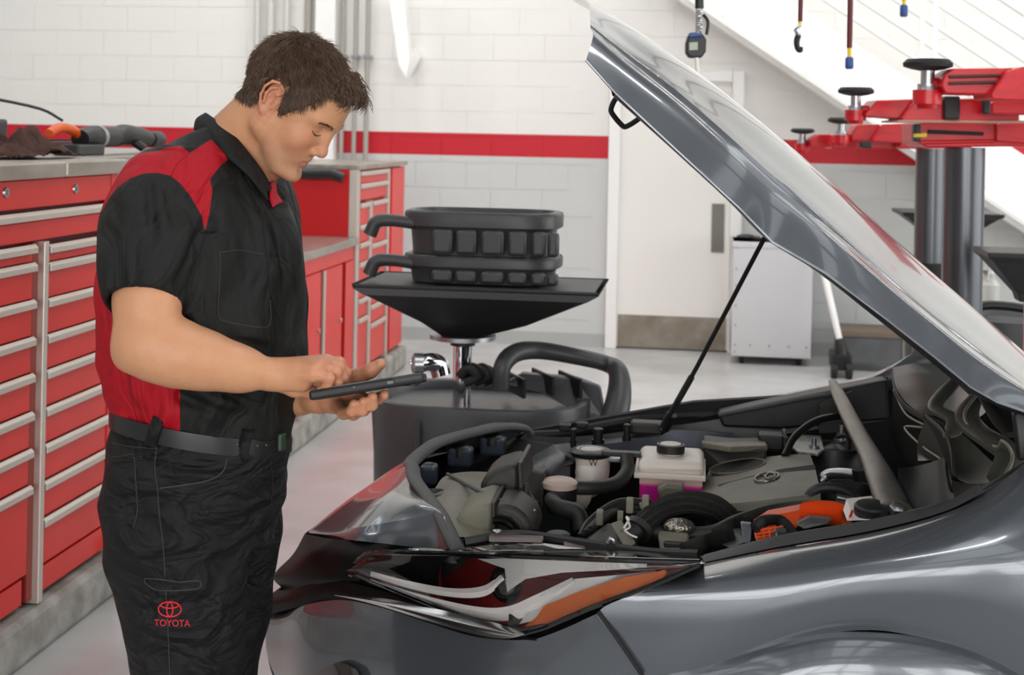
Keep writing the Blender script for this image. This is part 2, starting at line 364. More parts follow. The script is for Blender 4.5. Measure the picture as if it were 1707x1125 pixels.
obj('end_panel', MB().box((CXF-.02, eds[4]+.06, .205), (CXF+.004, y3, .865)), M['red'], lo, smooth=False)
for i in (2, 3, 4):
    p = V(CXF+.012, eds[i]-.09, .55); obj('door_latch', MB().cyl(p, p+V(.012, 0, 0), .014, n=12), M['chrome'], lo)
# far tall cabinet
tl = thing('tall_cabinet', (-2.4, 8.6, .145), 'tall narrow red drawer cabinet at the far end of the row', 'cabinet')
yT0, yT1 = y3+.035, 9.43
obj('body', MB().box((-2.95, yT0, .16), (CXF-.03, yT1, 1.40)), M['redp'], tl, smooth=False)
obj('cabinet_top', MB().box((-3.0, yT0-.02, 1.40), (CXF+.02, yT1+.02, 1.43)), M['steeltop'], tl, smooth=False, bevel=.004)
obj('end_panel', MB().box((-2.95, yT0-.02, .16), (CXF-.04, yT0, 1.40)), mat('deep_red_panel', (208, 12, 20), .35), tl, smooth=False)
obj('corner_post', MB().box((CXF-.04, yT0-.02, .15), (CXF+.012, yT0+.05, 1.40)), M['pull'], tl, smooth=False, bevel=.004)
yA, yB, yC = yx(612), yx(641), yx(650)
obj('trim_strip', MB().box((CXF-.02, yA, .15), (CXF+.016, yA+.05, zx(612, 335))), M['pull'], tl, smooth=False, bevel=.003)
obj('trim_strip', MB().box((CXF-.02, yB+.01, .15), (CXF+.016, yB+.05, 1.39)), M['pull'], tl, smooth=False, bevel=.003)
obj('side_locker_door', MB().box((CXF-.03, yC, .165), (CXF+.004, yT1, 1.39)), M['red'], tl, smooth=False, bevel=.004)
drawer(tl, yT0+.06, yB, 1.385, zx(612, 306), 'wide_drawer'); drawer(tl, yT0+.06, yB, zx(612, 306), zx(612, 333), 'wide_drawer')
zz = [zx(600, q) for q in (340, 376, 406, 438, 470, 498, 530)]+[.17]
for i in range(7): drawer(tl, yT0+.06, yA-.01, zz[i], zz[i+1])
zz = [zx(625, q) for q in (335, 372, 405, 440, 470, 505, 535)]+[.17]
for i in range(7): drawer(tl, yA+.06, yB, zz[i], zz[i+1])
# black handle rail lying across the tall cabinet's end
hb = obj('handle_rail', MB().tube([onY(478, 288, yT0-.1), onY(520, 290, yT0-.1), onY(552, 289, yT0-.1), onY(572, 297, yT0-.1)], [.03, .034, .036, .03], 10), M['black'], tl)

# ---- things on the near counter (top z = 1.525)
ZC = 1.525
def cn(px, py, X=-2.35): return onX(px, py, X)
t = thing('brake_line_tube', onX(40, 240, -2.3), 'light grey plastic tube lying at left end of the steel counter', 'tube')
obj('tube_body', MB().tube([V(-2.42, 3.5, ZC+.085), V(-2.36, 4.12, ZC+.085)], .038, 16), mat('pale_grey_plastic', (196, 198, 202), .4), t)
obj('tube_end_cap', MB().tube([V(-2.361, 4.10, ZC+.085), V(-2.358, 4.13, ZC+.085)], .045, 16), M['black'], t)
for yy in (3.7, 4.0): obj('cradle', MB().box((-2.44, yy-.02, ZC), (-2.33, yy+.02, ZC+.05)), M['matte'], t, smooth=False)
t = thing('shop_rag', (-2.3, 4.85, ZC), 'crumpled dark brown shop rag on the steel counter', 'rag')
mb = MB(); N = 26
rows = []
for i in range(N+1):
    row = []
    for j in range(N+1):
        u, v = i/N*2-1, j/N*2-1; r_ = math.sqrt(u*u+v*v)
        h = max(0, 1-r_**2*.75)*(.055+.03*math.sin(u*7+v*3)+.022*math.sin(v*11-u*4))+.006+.01*abs(math.sin(u*13+v*9))
        row.append(V(-2.30+.13*u, 4.45+.24*v*(1+.1*math.sin(u*5)), ZC+max(.004, h)))
    rows.append(row)
obj('cloth', mb.grid(rows), M['rag'], t, solid=.003)
t = thing('work_light', (-2.62, 4.45, ZC), 'black clamp work light with thin wire bail on the counter', 'lamp')
obj('light_head', MB().box((-2.56, 4.40, ZC+.09), (-2.44, 4.60, ZC+.15)), M['black'], t, smooth=False, bevel=.01)
obj('light_body', MB().box((-2.53, 4.6, ZC), (-2.45, 4.75, ZC+.14)), mat('graphite_plastic', (60, 60, 64), .4), t, smooth=False, bevel=.012)
obj('wire_bail', MB().tube([(-2.5, 4.62, ZC+.14), (-2.5, 4.62, ZC+.215), (-2.49, 4.64, ZC+.22), (-2.45, 5.0, ZC+.185), (-2.45, 5.2, ZC+.14)], .006, 8, sm=4), M['black'], t)
t = thing('cordless_drill', (-2.3, 4.95, ZC), 'black power tool with a curved orange grip on the counter', 'power tool')
obj('grip', MB().tube([(-2.42, 4.84, ZC+.12), (-2.42, 4.93, ZC+.15), (-2.42, 5.06, ZC+.13), (-2.42, 5.14, ZC+.07)], [.022, .027, .027, .02], 12, sm=5), M['orange'], t)
obj('motor_housing', MB().tube([(-2.4, 5.08, ZC+.09), (-2.4, 5.18, ZC+.1), (-2.4, 5.4, ZC+.1)], [.05, .062, .058], 16, sm=3), M['black'], t)
obj('battery', MB().box((-2.47, 4.95, ZC), (-2.33, 5.2, ZC+.06)), M['dgrey'], t, smooth=False, bevel=.01)
obj('collar', MB().tube([(-2.4, 5.22, ZC+.1), (-2.4, 5.25, ZC+.1)], .066, 20), M['steel'], t)
t = thing('impact_wrench', (-2.3, 5.4, ZC), 'black pneumatic wrench with round chuck at counter\'s right end', 'power tool')
YR = 5.55
obj('wrench_body', MB().tube([(-2.44, YR-.1, ZC+.09), (-2.44, YR, ZC+.12), (-2.44, YR+.22, ZC+.1), (-2.44, YR+.3, ZC+.09)], [.05, .068, .06, .04], 16, sm=4), M['black'], t)
obj('chuck', MB().lathe((-2.44, YR+.3, ZC+.09), (0, 1, 0), [(0, .05), (.03, .056), (.1, .056), (.12, .04)], 20), M['dgrey'], t)
obj('handle', MB().tube([(-2.44, YR+.06, ZC+.1), (-2.36, YR+.09, ZC+.03)], [.03, .026], 12), M['black'], t)
obj('air_fitting', MB().cyl((-2.36, YR+.09, ZC+.026), (-2.3, YR+.11, ZC+.012), .012), M['steel'], t)
for n_, k_ in (('work_light', .8), ('cordless_drill', .55), ('impact_wrench', .5)): bpy.data.objects[n_].scale = (.75, .95, k_+.15)
# extend counter for tools (long side counter continues beyond the drawers behind the person)
t = thing('side_counter', (-2.5, 5.0, .145), 'narrow steel topped bench carrying tools behind the person', 'workbench')
obj('benchtop', MB().box((-2.95, 4.67, 1.475), (-2.2, 5.98, 1.525)), M['steeltop'], t, smooth=False, bevel=.006)
for y in (4.72, 5.9):
    for xx in (-2.9, -2.25): obj('leg', MB().box((xx-.02, y-.02, .146), (xx+.02, y+.02, 1.475)), M['steel'], t, smooth=False)
t = thing('tool_tray', (-2.28, 4.6, ZC), 'flat dark tray with a reddish rim along the counter', 'tray')
obj('tray_base', MB().box((-2.62, 3.7, ZC), (-2.56, 5.7, ZC+.05)), mat('maroon_rim', (110, 62, 62), .5), t, smooth=False, bevel=.006)
obj('tray_liner', MB().box((-2.61, 3.72, ZC+.05), (-2.57, 5.68, ZC+.056)), M['matte'], t, smooth=False)
# ================================================================ the car (length along X, nose towards -X, centre plane at Y = YC)
YC = 3.40
M['paint'] = mat('dark_grey_metallic_paint', (94, 98, 104), .26, .5, coat=1.0); M['paint'].node_tree.nodes['Principled BSDF'].inputs['Coat Roughness'].default_value = .06
M['piano'] = mat('gloss_black_trim', (12, 12, 14), .08, coat=.6)
M['grille'] = mat('satin_black_grille', (7, 7, 8), .45, spec=.1)
M['seal'] = mat('grey_rubber_seal', (74, 74, 74), .6)
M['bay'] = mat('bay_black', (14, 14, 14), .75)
M['bayp'] = mat('bay_body_paint', (52, 56, 66), .35, .5, noise=(12, (34, 36, 42), .7))
M['dust'] = mat('dusty_olive_plastic', (120, 116, 100), .5, noise=(7, (96, 93, 80), .8), bump=(200, .05))
M['dust2'] = mat('dusty_black_plastic', (38, 37, 34), .5, noise=(12, (52, 50, 44), .7), bump=(200, .05))
M['hose'] = mat('black_hose', (40, 40, 40), .5, noise=(20, (56, 55, 50), .6))
M['milky'] = mat('milky_plastic_tank', (232, 222, 212), .35, sss=.2)
M['pink'] = mat('pink_coolant', (214, 30, 150), .3, sss=.15)
M['hv'] = mat('orange_cable_plastic', (236, 88, 30), .42)
M['cast'] = mat('cast_aluminium', (168, 166, 158), .4, .7, bump=(90, .3))
M['cowl'] = mat('cowl_plastic', (92, 92, 84), .33, noise=(4, (74, 74, 68), .6))
M['bar'] = mat('dull_metal_bar', (128, 124, 116), .38, .6, noise=(9, (92, 88, 80), .7, (3, 1, 1)))
M['whitep'] = mat('white_reservoir', (236, 232, 226), .4)
ME = {}
PL = [(440, 3.5), (462, 3.36), (480, 3.2), (520, 3.07), (600, 2.94), (700, 2.82), (800, 2.72), (900, 2.64), (1000, 2.58), (1165, 2.54), (1400, 2.505), (1900, 2.48)]
def Yp(px): return float(np.interp(px, [a for a, _ in PL], [b for _, b in PL]))
def S(px, py, d=0.0): return onY(px, py, Yp(px)+d)
def mir(p): return V(p[0], 2*YC-p[1], p[2])
def rowsm(rows, n=6, m=5):
    R = [spline(r, n) for r in rows]; cols = [spline([r[j] for r in R], m) for j in range(len(R[0]))]
    return [[c[i] for c in cols] for i in range(len(cols[0]))]
def G(name, rows, mt, parent, n=6, m=5, solid=0, both=False, straight=False, sharp=.7, bevel=0):
    g = rowsm(rows, n, 1 if straight else m) if not straight else [spline(r, n) for r in rows]
    mb = MB().grid(g)
    if both: mb.grid([[mir(p) for p in r] for r in g])
    return obj(name, mb, mt, parent, solid=solid, sharp=sharp, bevel=bevel)
car = thing('car', (0, YC, 0), 'dark grey metallic car with its bonnet propped open', 'car')

# ---- near fender
r_ = [
 [onY(1168, 940, 2.70), onY(1300, 914, 2.70), onY(1450, 888, 2.70), onY(1570, 857, 2.70), onY(1650, 818, 2.71), onY(1745, 745, 2.73), onY(1900, 660, 2.76)],
 [onY(1150, 949, 2.655), onY(1296, 925, 2.64), onY(1450, 902, 2.635), onY(1574, 874, 2.635), onY(1660, 845, 2.64), onY(1760, 790, 2.65), onY(1910, 715, 2.66)],
 [onY(1092, 978, 2.575), onY(1280, 962, 2.565), onY(1440, 940, 2.555), onY(1580, 925, 2.55), onY(1690, 910, 2.55), onY(1790, 880, 2.55), onY(1930, 840, 2.55)],
 [onY(998, 1019, 2.565), onY(1235, 1010, 2.55), onY(1420, 985, 2.54), onY(1570, 982, 2.535), onY(1700, 985, 2.53), onY(1820, 985, 2.52), onY(1950, 985, 2.52)],
 [onY(1032, 1068, 2.57), onY(1200, 1062, 2.555), onY(1405, 1018, 2.55), onY(1560, 1025, 2.55), onY(1700, 1060, 2.54), onY(1850, 1130, 2.53), onY(1990, 1180, 2.52)],
 [onY(1072, 1128, 2.575), onY(1170, 1112, 2.565), onY(1400, 1053, 2.57), onY(1540, 1063, 2.57), onY(1670, 1108, 2.56), onY(1800, 1200, 2.55), onY(2010, 1330, 2.52)],
]
G('fender', r_, M['paint'], car, m=6)
# flared arch below the crease
ac = onY(1420, 1052, 2.56); wc = V(ac[0]+.01, 2.6, .335)
lip = []
rows2 = [[], [], [], []]
crs = [onY(1072, 1128, 2.575), onY(1170, 1112, 2.565), onY(1300, 1071, 2.568), onY(1400, 1053, 2.57), onY(1540, 1063, 2.57), onY(1670, 1108, 2.56), onY(1800, 1200, 2.55), onY(1900, 1330, 2.54)]
for i, c in enumerate(crs):
    an = math.radians(172-i/7*164); q = V(wc[0]+.37*math.cos(an), 2.525, wc[2]+.355*math.sin(an))
    rows2[0].append(c); rows2[1].append(c*.82+q*.18+V(0, -.014, 0)); rows2[2].append(c*.35+q*.65+V(0, -.010, 0)); rows2[3].append(q)
G('arch_flare', rows2, M['paint'], car, m=6)
G('arch_liner', [rows2[3], [p+V(0, .02, -.012) for p in rows2[3]], [p+V(0, .26, -.012) for p in rows2[3]]], M['bay'], car, straight=True)
wh = obj('wheel', MB().lathe((wc[0], 2.54, .33), (0, 1, 0), [(0, .2), (0, .235), (.0, .31), (.03, .33), (.17, .33), (.2, .31)], 40), M['rubber'], car)
for k in range(5):
    a6 = 2*math.pi*k/5+.3; d6_ = V(math.cos(a6), 0, math.sin(a6)); obj('rim_spoke', MB().tube([V(wc[0], 2.545, .33)+d6_*.03, V(wc[0], 2.535, .33)+d6_*.22], [.03, .022], 8, upv=(0, 1, 0), flat=.5), M['steel'], wh)
obj('rim', MB().lathe((wc[0], 2.535, .33), (0, 1, 0), [(.05, .03), (.03, .1), (.03, .2), (0, .225), (.01, .235)], 40), M['steel'], wh)
# ---- bumper skin, wrapped round the nose
tp = [(999, 1021, .0), (930, 1052, .0), (880, 1066, .0), (800, 1063, .0), (720, 1040, .0), (640, 1014, .0), (570, 1000, 0), (510, 1008, 0), (472, 1024, .02)]
R0 = [S(*p) for p in tp]+[V(-1.06, YC, onY(462, 1024, YC)[2])]
R0 = [p for p in R0]
def drop(k, R, zb, ins): return [V(p[0]+ins*(1 if p[0] < -.9 else .4), p[1]+ins*(.8 if p[1] < 2.9 else .2), p[2]*(1-k)+zb*k) for p in R]
g1 = drop(.12, R0, .2, -.006); g2 = drop(.45, R0, .2, -.004); g3 = drop(.8, R0, .2, .02); g4 = drop(1, R0, .2, .06)
g2[0] = onY(1072, 1128, 2.575)
g1[0] = onY(1030, 1066, 2.57)
for k_, g_ in ((.25, g3), (.5, g4)): g_[0] = V(g2[0][0]+.03*k_, g2[0][1]+.02*k_, g2[0][2]*(1-k_)+.2*k_)
g3[0][2] = .45; g4[0][2] = .2
G('bumper', [R0, g1, g2, g3, g4], M['paint'], car, both=True, m=7)
obj('panel_gap', MB().tube([onY(997, 1020, 2.562), onY(1032, 1068, 2.562), onY(1072, 1128, 2.565)], .004, 6, sm=4), M['matte'], car)
# lower air intake opening with lip, maroon reflection painted into its colour
G('lower_intake_edge', [[S(532, 1117, -.02), S(566, 1104, -.03), S(594, 1116, -.03)], [S(500, 1150, -.02), S(560, 1150, -.035), S(612, 1150, -.03)]], mat('gloss_trim_maroon_reflection', (34, 12, 16), .1, coat=1), car)
# ---- black upper grille and wing between nose panel and bumper
G('upper_grille', [
  [S(757, 923, .05), onY(690, 913, 2.91), onY(640, 907, 2.95), onY(575, 900, 3.03), onY(540, 896, 3.12), V(-.97, YC, onY(518, 890, YC)[2])],
  [S(740, 945, .06), S(650, 940, .06), S(600, 935, .0), S(545, 925, -.01), S(508, 925, 0), V(-1.0, YC, onY(505, 925, YC)[2])],
  [S(740, 975, .08), S(650, 965, .07), S(590, 962, .0), S(540, 962, -.02), S(488, 962, -.01), V(-1.05, YC, onY(484, 962, YC)[2])],
  [S(740, 990, .08), S(650, 985, .06), S(590, 970, .01), S(540, 972, -.01), S(496, 985, .03), V(-1.02, YC, onY(490, 985, YC)[2])],
 ], M['grille'], car, both=True, m=5)
G('bumper_wing', [
  [S(880, 1050, .03), S(760, 1018, .02), S(640, 985, .01), S(560, 968, 0), S(505, 978, 0), V(-1.035, YC, onY(478, 985, YC)[2])],
  [S(890, 1062, -.004), S(760, 1035, -.004), S(640, 1003, -.006), S(560, 985, -.008), S(497, 998, -.008), V(-1.085, YC, onY(462, 1008, YC)[2])],
  [S(895, 1068, .0), S(770, 1056, .0), S(640, 1014, .0), S(570, 1000, .0), S(497, 1012, 0), V(-1.08, YC, onY(462, 1030, YC)[2])],
 ], M['grille'], car, both=True, m=4)
cs = [(558, 991, 1.5), (600, 997, 4), (650, 1007, 8), (720, 1025, 12), (790, 1043, 14), (840, 1053, 11), (874, 1057, 2)]
G('chrome_strip', [[S(x, y-h, -.010) for x, y, h in cs], [S(x, y+h*.2, -.036) for x, y, h in cs], [S(x, y+h, -.034) for x, y, h in cs]], mat('satin_chrome', (230, 228, 226), .2, 1), car, m=4)
# ---- nose panel in front of the engine bay
B_ = [onY(757, 917, 2.80), onY(745, 880, 2.86), onY(737, 856, 2.92), onY(716, 832, 3.02), onY(698, 812, 3.14), onY(684, 792, 3.27), V(*onY(676, 776, YC))]
Cr = [onY(757, 917.5, 2.80), onY(744.5, 880.5, 2.86), onY(736, 856.5, 2.918), onY(690, 863, 2.955), onY(640, 872, 2.99), onY(580, 881, 3.06), V(*onY(516, 884, YC))]
Lw = [onY(757, 921, 2.79), onY(752, 921, 2.815), onY(735, 918, 2.87), onY(690, 912, 2.915), onY(640, 906, 2.955), onY(575, 899, 3.035), V(*onY(518, 893, YC))]
mid = [(b*.5+c*.5)+V(-.004, 0, .010)*min(1, np.linalg.norm(b-c)/.06) for b, c in zip(B_, Cr)]
G('nose_panel', [B_, mid, Cr], M['paint'], car, both=True, m=6)
G('nose_panel_side', [Cr, [c*.5+l*.5+V(-.003, -.004, 0) for c, l in zip(Cr, Lw)], Lw], M['paint'], car, both=True, m=3)
# rubber seal along the bay's front edge
sl = [onY(770, 928, 2.81), onY(757, 906, 2.83), onY(735, 860, 2.94), onY(712, 827, 3.06), onY(692, 800, 3.18), onY(688, 780, 3.28), onY(692, 766, 3.42)]
far = [mir(p) for p in sl[::-1][1:]]
sq = sl[:-1]+[V(*onY(687, 770, YC))]+[mir(p) for p in sl[:-1][::-1]]
obj('weather_seal', MB().tube(sq, .019, 12, sm=6, flat=.6), M['seal'], car)

# ---- headlight (near side): bowl, light guides, reflector, clear lens
ltp = lambda x: float(np.interp(x, [586, 625, 1160], [934, 927, 938])); lbt = lambda x: float(np.interp(x, [582, 630, 700, 800, 872, 985, 1085, 1160], [956, 970, 996, 1028, 1044, 1006, 970, 941]))
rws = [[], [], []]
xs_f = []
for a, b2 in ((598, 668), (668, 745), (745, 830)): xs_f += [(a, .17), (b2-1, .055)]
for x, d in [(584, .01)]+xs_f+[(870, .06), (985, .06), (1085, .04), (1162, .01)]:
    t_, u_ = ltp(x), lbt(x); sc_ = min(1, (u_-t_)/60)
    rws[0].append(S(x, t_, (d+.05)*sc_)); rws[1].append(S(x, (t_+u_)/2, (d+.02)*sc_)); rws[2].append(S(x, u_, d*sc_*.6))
hl = obj('headlight', MB().grid(rws), mat('bowl_painted_red_reflection', (140, 40, 42), .34, .6), car, sharp=.3)  # red reflection of the cabinets put into the bowl colour
def band(pts, w, d, n=6):
    P = spline([V(x, y, w_) for (x, y), w_ in zip(pts, w)], n); rows = [[], [], []]
    for i, p in enumerate(P):
        t = P[min(i+1, len(P)-1)][:2]-P[max(i-1, 0)][:2]; t /= np.linalg.norm(t)+1e-9; nn = V(-t[1], t[0])
        for k, (s_, dd) in enumerate(((-1, .012), (0, 0), (1, .012))): q = p[:2]+nn*s_*p[2]; rows[k].append(S(q[0], q[1], d+dd))
    return rows
M['guide'] = mat('white_light_guide', (238, 232, 228), .18, coat=.5)
M['silver'] = mat('silver_reflector', (222, 218, 216), .22, .6)
obj('light_guide', MB().grid(band([(622, 952), (690, 972), (760, 985), (812, 983), (842, 962)], [4, 6, 7, 8, 5], .028)), M['guide'], hl)
obj('light_guide', MB().grid(band([(612, 962), (690, 990), (790, 1016), (850, 1020), (905, 1000), (960, 968)], [4, 6, 9, 12, 13, 6], .022)), M['guide'], hl)
obj('side_reflector', MB().grid([[S(x, y, .028) for x, y in r] for r in [[(905, 990), (960, 965), (1040, 958), (1095, 952)], [(885, 1012), (950, 995), (1020, 978), (1090, 957)], [(868, 1038), (920, 1025), (1000, 992), (1088, 962)]]]), M['silver'], hl)
obj('bezel_fin', MB().grid([[S(x, y, .04) for x, y in r] for r in [[(800, 932), (860, 930), (930, 934), (1080, 940)], [(845, 948), (880, 944), (930, 944), (1080, 944)], [(850, 985), (880, 965), (940, 955), (1080, 950)]]]), M['silver'], hl)
pj = S(848, 972, .06)
obj('projector_lens', MB().lathe(pj, (-.35, -1, 0), [(-.06, .034), (0, .036), (.006, .03), (.014, .02), (.017, .006)], 24), M['piano'], hl)
am = MB().grid([[S(x, y, .012) for x, y in r] for r in [[(908, 1008), (962, 986), (1038, 962), (1112, 950)], [(896, 1026), (957, 1010), (1028, 985), (1104, 960)], [(876, 1043), (942, 1033), (1014, 1007), (1094, 974)]]])
obj('amber_reflector', am, mat('amber_reflector', (236, 110, 10), .25, bump=(900, .8), coat=.7), hl)
lt = [(576, 950), (600, 932), (622, 921), (700, 922), (800, 924), (900, 928), (1000, 932), (1090, 935), (1166, 937)]
lb = [(575, 953), (600, 960), (630, 972), (700, 1000), (800, 1038), (876, 1055), (985, 1013), (1085, 976), (1166, 940)]
lm = [((a[0]+b2[0])/2, (a[1]+b2[1])/2) for a, b2 in zip(lt, lb)]
gl = mat('clear_lens', (255, 255, 255), .02, trans=1, ior=1.12, spec=1.0); gl.node_tree.nodes['Principled BSDF'].inputs['Coat Weight'].default_value = 1
G('clear_lens', [[S(x, y, 0) for x, y in lt], [S(x, y, -.02) for x, y in lm], [S(x, y, -.002) for x, y in lb]], gl, hl, m=5)
rim_ = MB().tube([S(x, y, -.001) for x, y in lb[::-1]]+[S(x, y, .0) for x, y in lt[1:]], .0055, 8, sm=3)
obj('lens_rim', rim_, M['piano'], hl)
# far headlight: only its inner top shows
obj('headlight_backing', MB().grid([[S(x, y, d+.02) for x, y, d in r] for r in [[(575, 935, .03), (700, 920, .1), (900, 925, .12), (1160, 938, .05)], [(575, 960, .06), (700, 980, .2), (900, 1000, .2), (1160, 945, .05)], [(580, 985, .02), (700, 1030, .03), (880, 1068, .01), (1010, 1015, .02)]]]), M['bay'], car)
# glossy lens-top deck behind the headlight
G('headlight_deck', [
  [S(620, 921, .004), S(760, 923, .004), S(900, 928, .004), S(1040, 933, .004), S(1168, 937, .006)],
  [onY(700, 912, 2.86), onY(790, 913, 2.80), onY(910, 914, 2.78), onY(1040, 920, 2.74), onY(1172, 932, 2.72)],
  [onY(770, 912, 2.93), onY(820, 906, 2.90), onY(920, 908, 2.88), onY(1040, 914, 2.84), onY(1175, 926, 2.76)]], M['piano'], car, m=4)
dk = mat('smoked_clear_plastic', (66, 66, 62), .06, coat=1)
G('deck_window', [[onY(786, 913, 2.80), onY(850, 907, 2.80), onY(905, 910, 2.80)], [onY(810, 920, 2.74), onY(880, 921, 2.74), onY(960, 924, 2.73)]], dk, car, solid=.004)
G('deck_strip', [[onY(898, 905, 2.84), onY(985, 917, 2.78)], [onY(885, 908, 2.82), onY(965, 921, 2.75)]], M['white'], car, solid=.003, straight=True)

# ---- bonnet, raised on its prop
Ed = [(977, 100), (1027, 156), (1127, 249), (1232, 346), (1288, 404), (1375, 455), (1475, 530), (1562, 598), (1618, 645), (1662, 670), (1720, 690), (1800, 715)]
Rd = [(984, 41), (1050, 93), (1127, 150), (1210, 222), (1288, 292), (1387, 378), (1487, 467), (1560, 528), (1620, 574), (1670, 612), (1720, 648), (1800, 690)]
Tp = [(953, 0), (1012, 26), (1075, 64), (1150, 112), (1225, 168), (1338, 262), (1462, 374), (1530, 436), (1600, 498), (1660, 553), (1730, 616), (1812, 672)]
EE = [onY(x, y, 2.70) for x, y in Ed]; RR = [onY(x, y, 2.82) for x, y in Rd]; TT = [onY(x, y, YC) for x, y in Tp]
m1 = [e*.5+r*.5+V(.010, -.010, .010) for e, r in zip(EE, RR)]; r1 = [e*.15+r*.85+V(.002, -.001, .002) for e, r in zip(EE, RR)]
r2 = [r*.85+t*.15+V(.006, 0, .007) for r, t in zip(RR, TT)]; m2 = [r*.45+t*.55+V(.018, 0, .020) for r, t in zip(RR, TT)]
g = rowsm([EE, m1, r1, RR], 4, 6); g2_ = rowsm([RR, r2, m2, TT], 4, 6)
mb = MB().grid(g); mb.grid([[mir(p) for p in r] for r in g]); mb.grid(g2_); mb.grid([[mir(p) for p in r] for r in g2_])
hood = obj('bonnet', mb, M['paint'], car, sharp=.3)
# inner panel under the skin
def inn(p, q, k): return p*(1-k)+q*k
DN = V(-.018, 0, -.02)
ui = [[p+V(-.001, .004, -.001) for p in EE], [inn(e, r, .35)+DN*1.2+V(0, .05, 0) for e, r in zip(EE, RR)], [inn(r, t, .35)+DN*1.6 for r, t in zip(RR, TT)], [t+DN*1.6 for t in TT]]
ui = [r[1:] for r in ui]
g = rowsm(ui, 4, 4); mb = MB().grid(g); mb.grid([[mir(p) for p in r] for r in g])
obj('inner_panel', mb, M['bayp'], hood)
for k in (.25, .6):
    obj('inner_rib', MB().tube([inn(RR[i], TT[i], k)+DN*2 for i in range(1, 10)], .018, 8), M['bayp'], hood)
obj('edge_hem', MB().tube(EE, .003, 6), M['paint'], hood)
hk = [(1046, 158), (1028, 163), (1019, 180), (1021, 190), (1037, 209), (1046, 210), (1066, 197), (1072, 188)]
obj('latch_striker', MB().tube([onY(x, y, YC-.05) for x, y in hk], .0065, 8, sm=4), M['matte'], hood)
pr = obj('prop_rod', MB().tube([onY(1288, 372, 3.55), onY(1274, 397, 3.6), onY(1160, 615, 3.82), onY(1105, 712, 3.92)], .0062, 8), M['matte'], car)
obj('rod_grip', MB().tube([onY(1153, 628, 3.83), onY(1120, 686, 3.9)], .009, 8), M['hose'], pr)
obj('rod_foot', MB().tube([onY(1120, 690, 3.9), onY(1108, 712, 3.92), onY(1100, 716, 3.92)], .016, 10, sm=3), M['black'], pr)

# ================================================================ engine bay
def P_(name, mb, m, parent=car, **k): return obj(name, mb, M[m] if isinstance(m, str) else m, parent, **k)
# tub: floor, far wall, near inner wall, firewall
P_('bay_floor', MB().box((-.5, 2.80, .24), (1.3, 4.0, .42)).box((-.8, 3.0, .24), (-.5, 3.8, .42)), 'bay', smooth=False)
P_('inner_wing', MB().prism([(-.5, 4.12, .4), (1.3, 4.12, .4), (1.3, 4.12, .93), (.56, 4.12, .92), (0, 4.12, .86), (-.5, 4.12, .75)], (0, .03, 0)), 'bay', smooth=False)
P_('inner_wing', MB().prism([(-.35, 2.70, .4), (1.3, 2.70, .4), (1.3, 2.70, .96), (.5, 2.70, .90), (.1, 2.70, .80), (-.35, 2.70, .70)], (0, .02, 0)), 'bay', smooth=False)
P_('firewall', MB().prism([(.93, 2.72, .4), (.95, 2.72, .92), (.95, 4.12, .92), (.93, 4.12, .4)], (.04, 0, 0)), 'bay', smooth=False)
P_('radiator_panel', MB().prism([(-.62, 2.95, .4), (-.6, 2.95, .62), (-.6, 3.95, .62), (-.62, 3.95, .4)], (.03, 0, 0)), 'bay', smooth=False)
# near fender inner flange and black trim
G('fender_flange', [[onY(1170, 938, 2.705), onY(1300, 911, 2.705), onY(1450, 885, 2.705), onY(1570, 854, 2.705), onY(1640, 820, 2.71)],
                    [onY(1172, 926, 2.73), onY(1300, 893, 2.73), onY(1450, 866, 2.73), onY(1570, 838, 2.73), onY(1632, 808, 2.73)],
                    [onY(1174, 924, 2.77), onY(1300, 892, 2.77), onY(1450, 866, 2.77), onY(1570, 838, 2.77), onY(1630, 808, 2.77)]], mat('inner_flange', (58, 58, 58), .5), car, straight=True)
P_('near_cowl_trim', MB().grid([[onY(1500, 862, 2.76), onY(1570, 848, 2.76), onY(1640, 822, 2.76), onY(1700, 785, 2.76)], [onY(1500, 856, 2.8), onY(1572, 840, 2.8), onY(1640, 812, 2.8), onY(1712, 770, 2.8)]]), 'dgrey', solid=.006)
# far fender top edge, seals and duct
G('far_fender', [[onY(862, 716, 4.12), onY(960, 716, 4.18), onY(1085, 700, 4.2), onY(1190, 683, 4.22), onY(1330, 657, 4.22), onY(1480, 628, 4.22)],
                 [onY(862, 726, 4.02), onY(960, 728, 4.06), onY(1085, 714, 4.08), onY(1190, 700, 4.08), onY(1330, 676, 4.08), onY(1480, 650, 4.08)],
                 [onY(862, 760, 4.0), onY(960, 765, 4.04), onY(1085, 750, 4.06), onY(1190, 745, 4.06), onY(1330, 720, 4.06), onY(1480, 700, 4.06)]], mat('far_edge_black', (28, 28, 28), .4), car, straight=True)
obj('far_seal', MB().tube([onY(872, 726, 4.05), onY(945, 722, 4.08), onY(990, 712, 4.1), onY(1080, 697, 4.12), onY(1190, 690, 4.12)], .014, 8, sm=5), M['rubber'], car)
far_outer = [[mir(p) for p in r] for r in r_[:4]]
G('far_fender_skin', far_outer, M['paint'], car)
P_('guide_box', MB().prism([onY(1196, 690, 4.02), onY(1260, 676, 4.02), onY(1330, 662, 4.02), onY(1480, 632, 4.02), onY(1484, 700, 4.02), onY(1300, 716, 4.02), onY(1205, 712, 4.02)], (0, .08, 0)), mat('guide_black', (20, 20, 20), .45), smooth=False, bevel=.008)
P_('guide_lip', MB().tube([onY(1198, 692, 4.0), onY(1262, 680, 4.0), onY(1332, 666, 4.0), onY(1400, 655, 4.0)], .007, 8), 'dgrey')
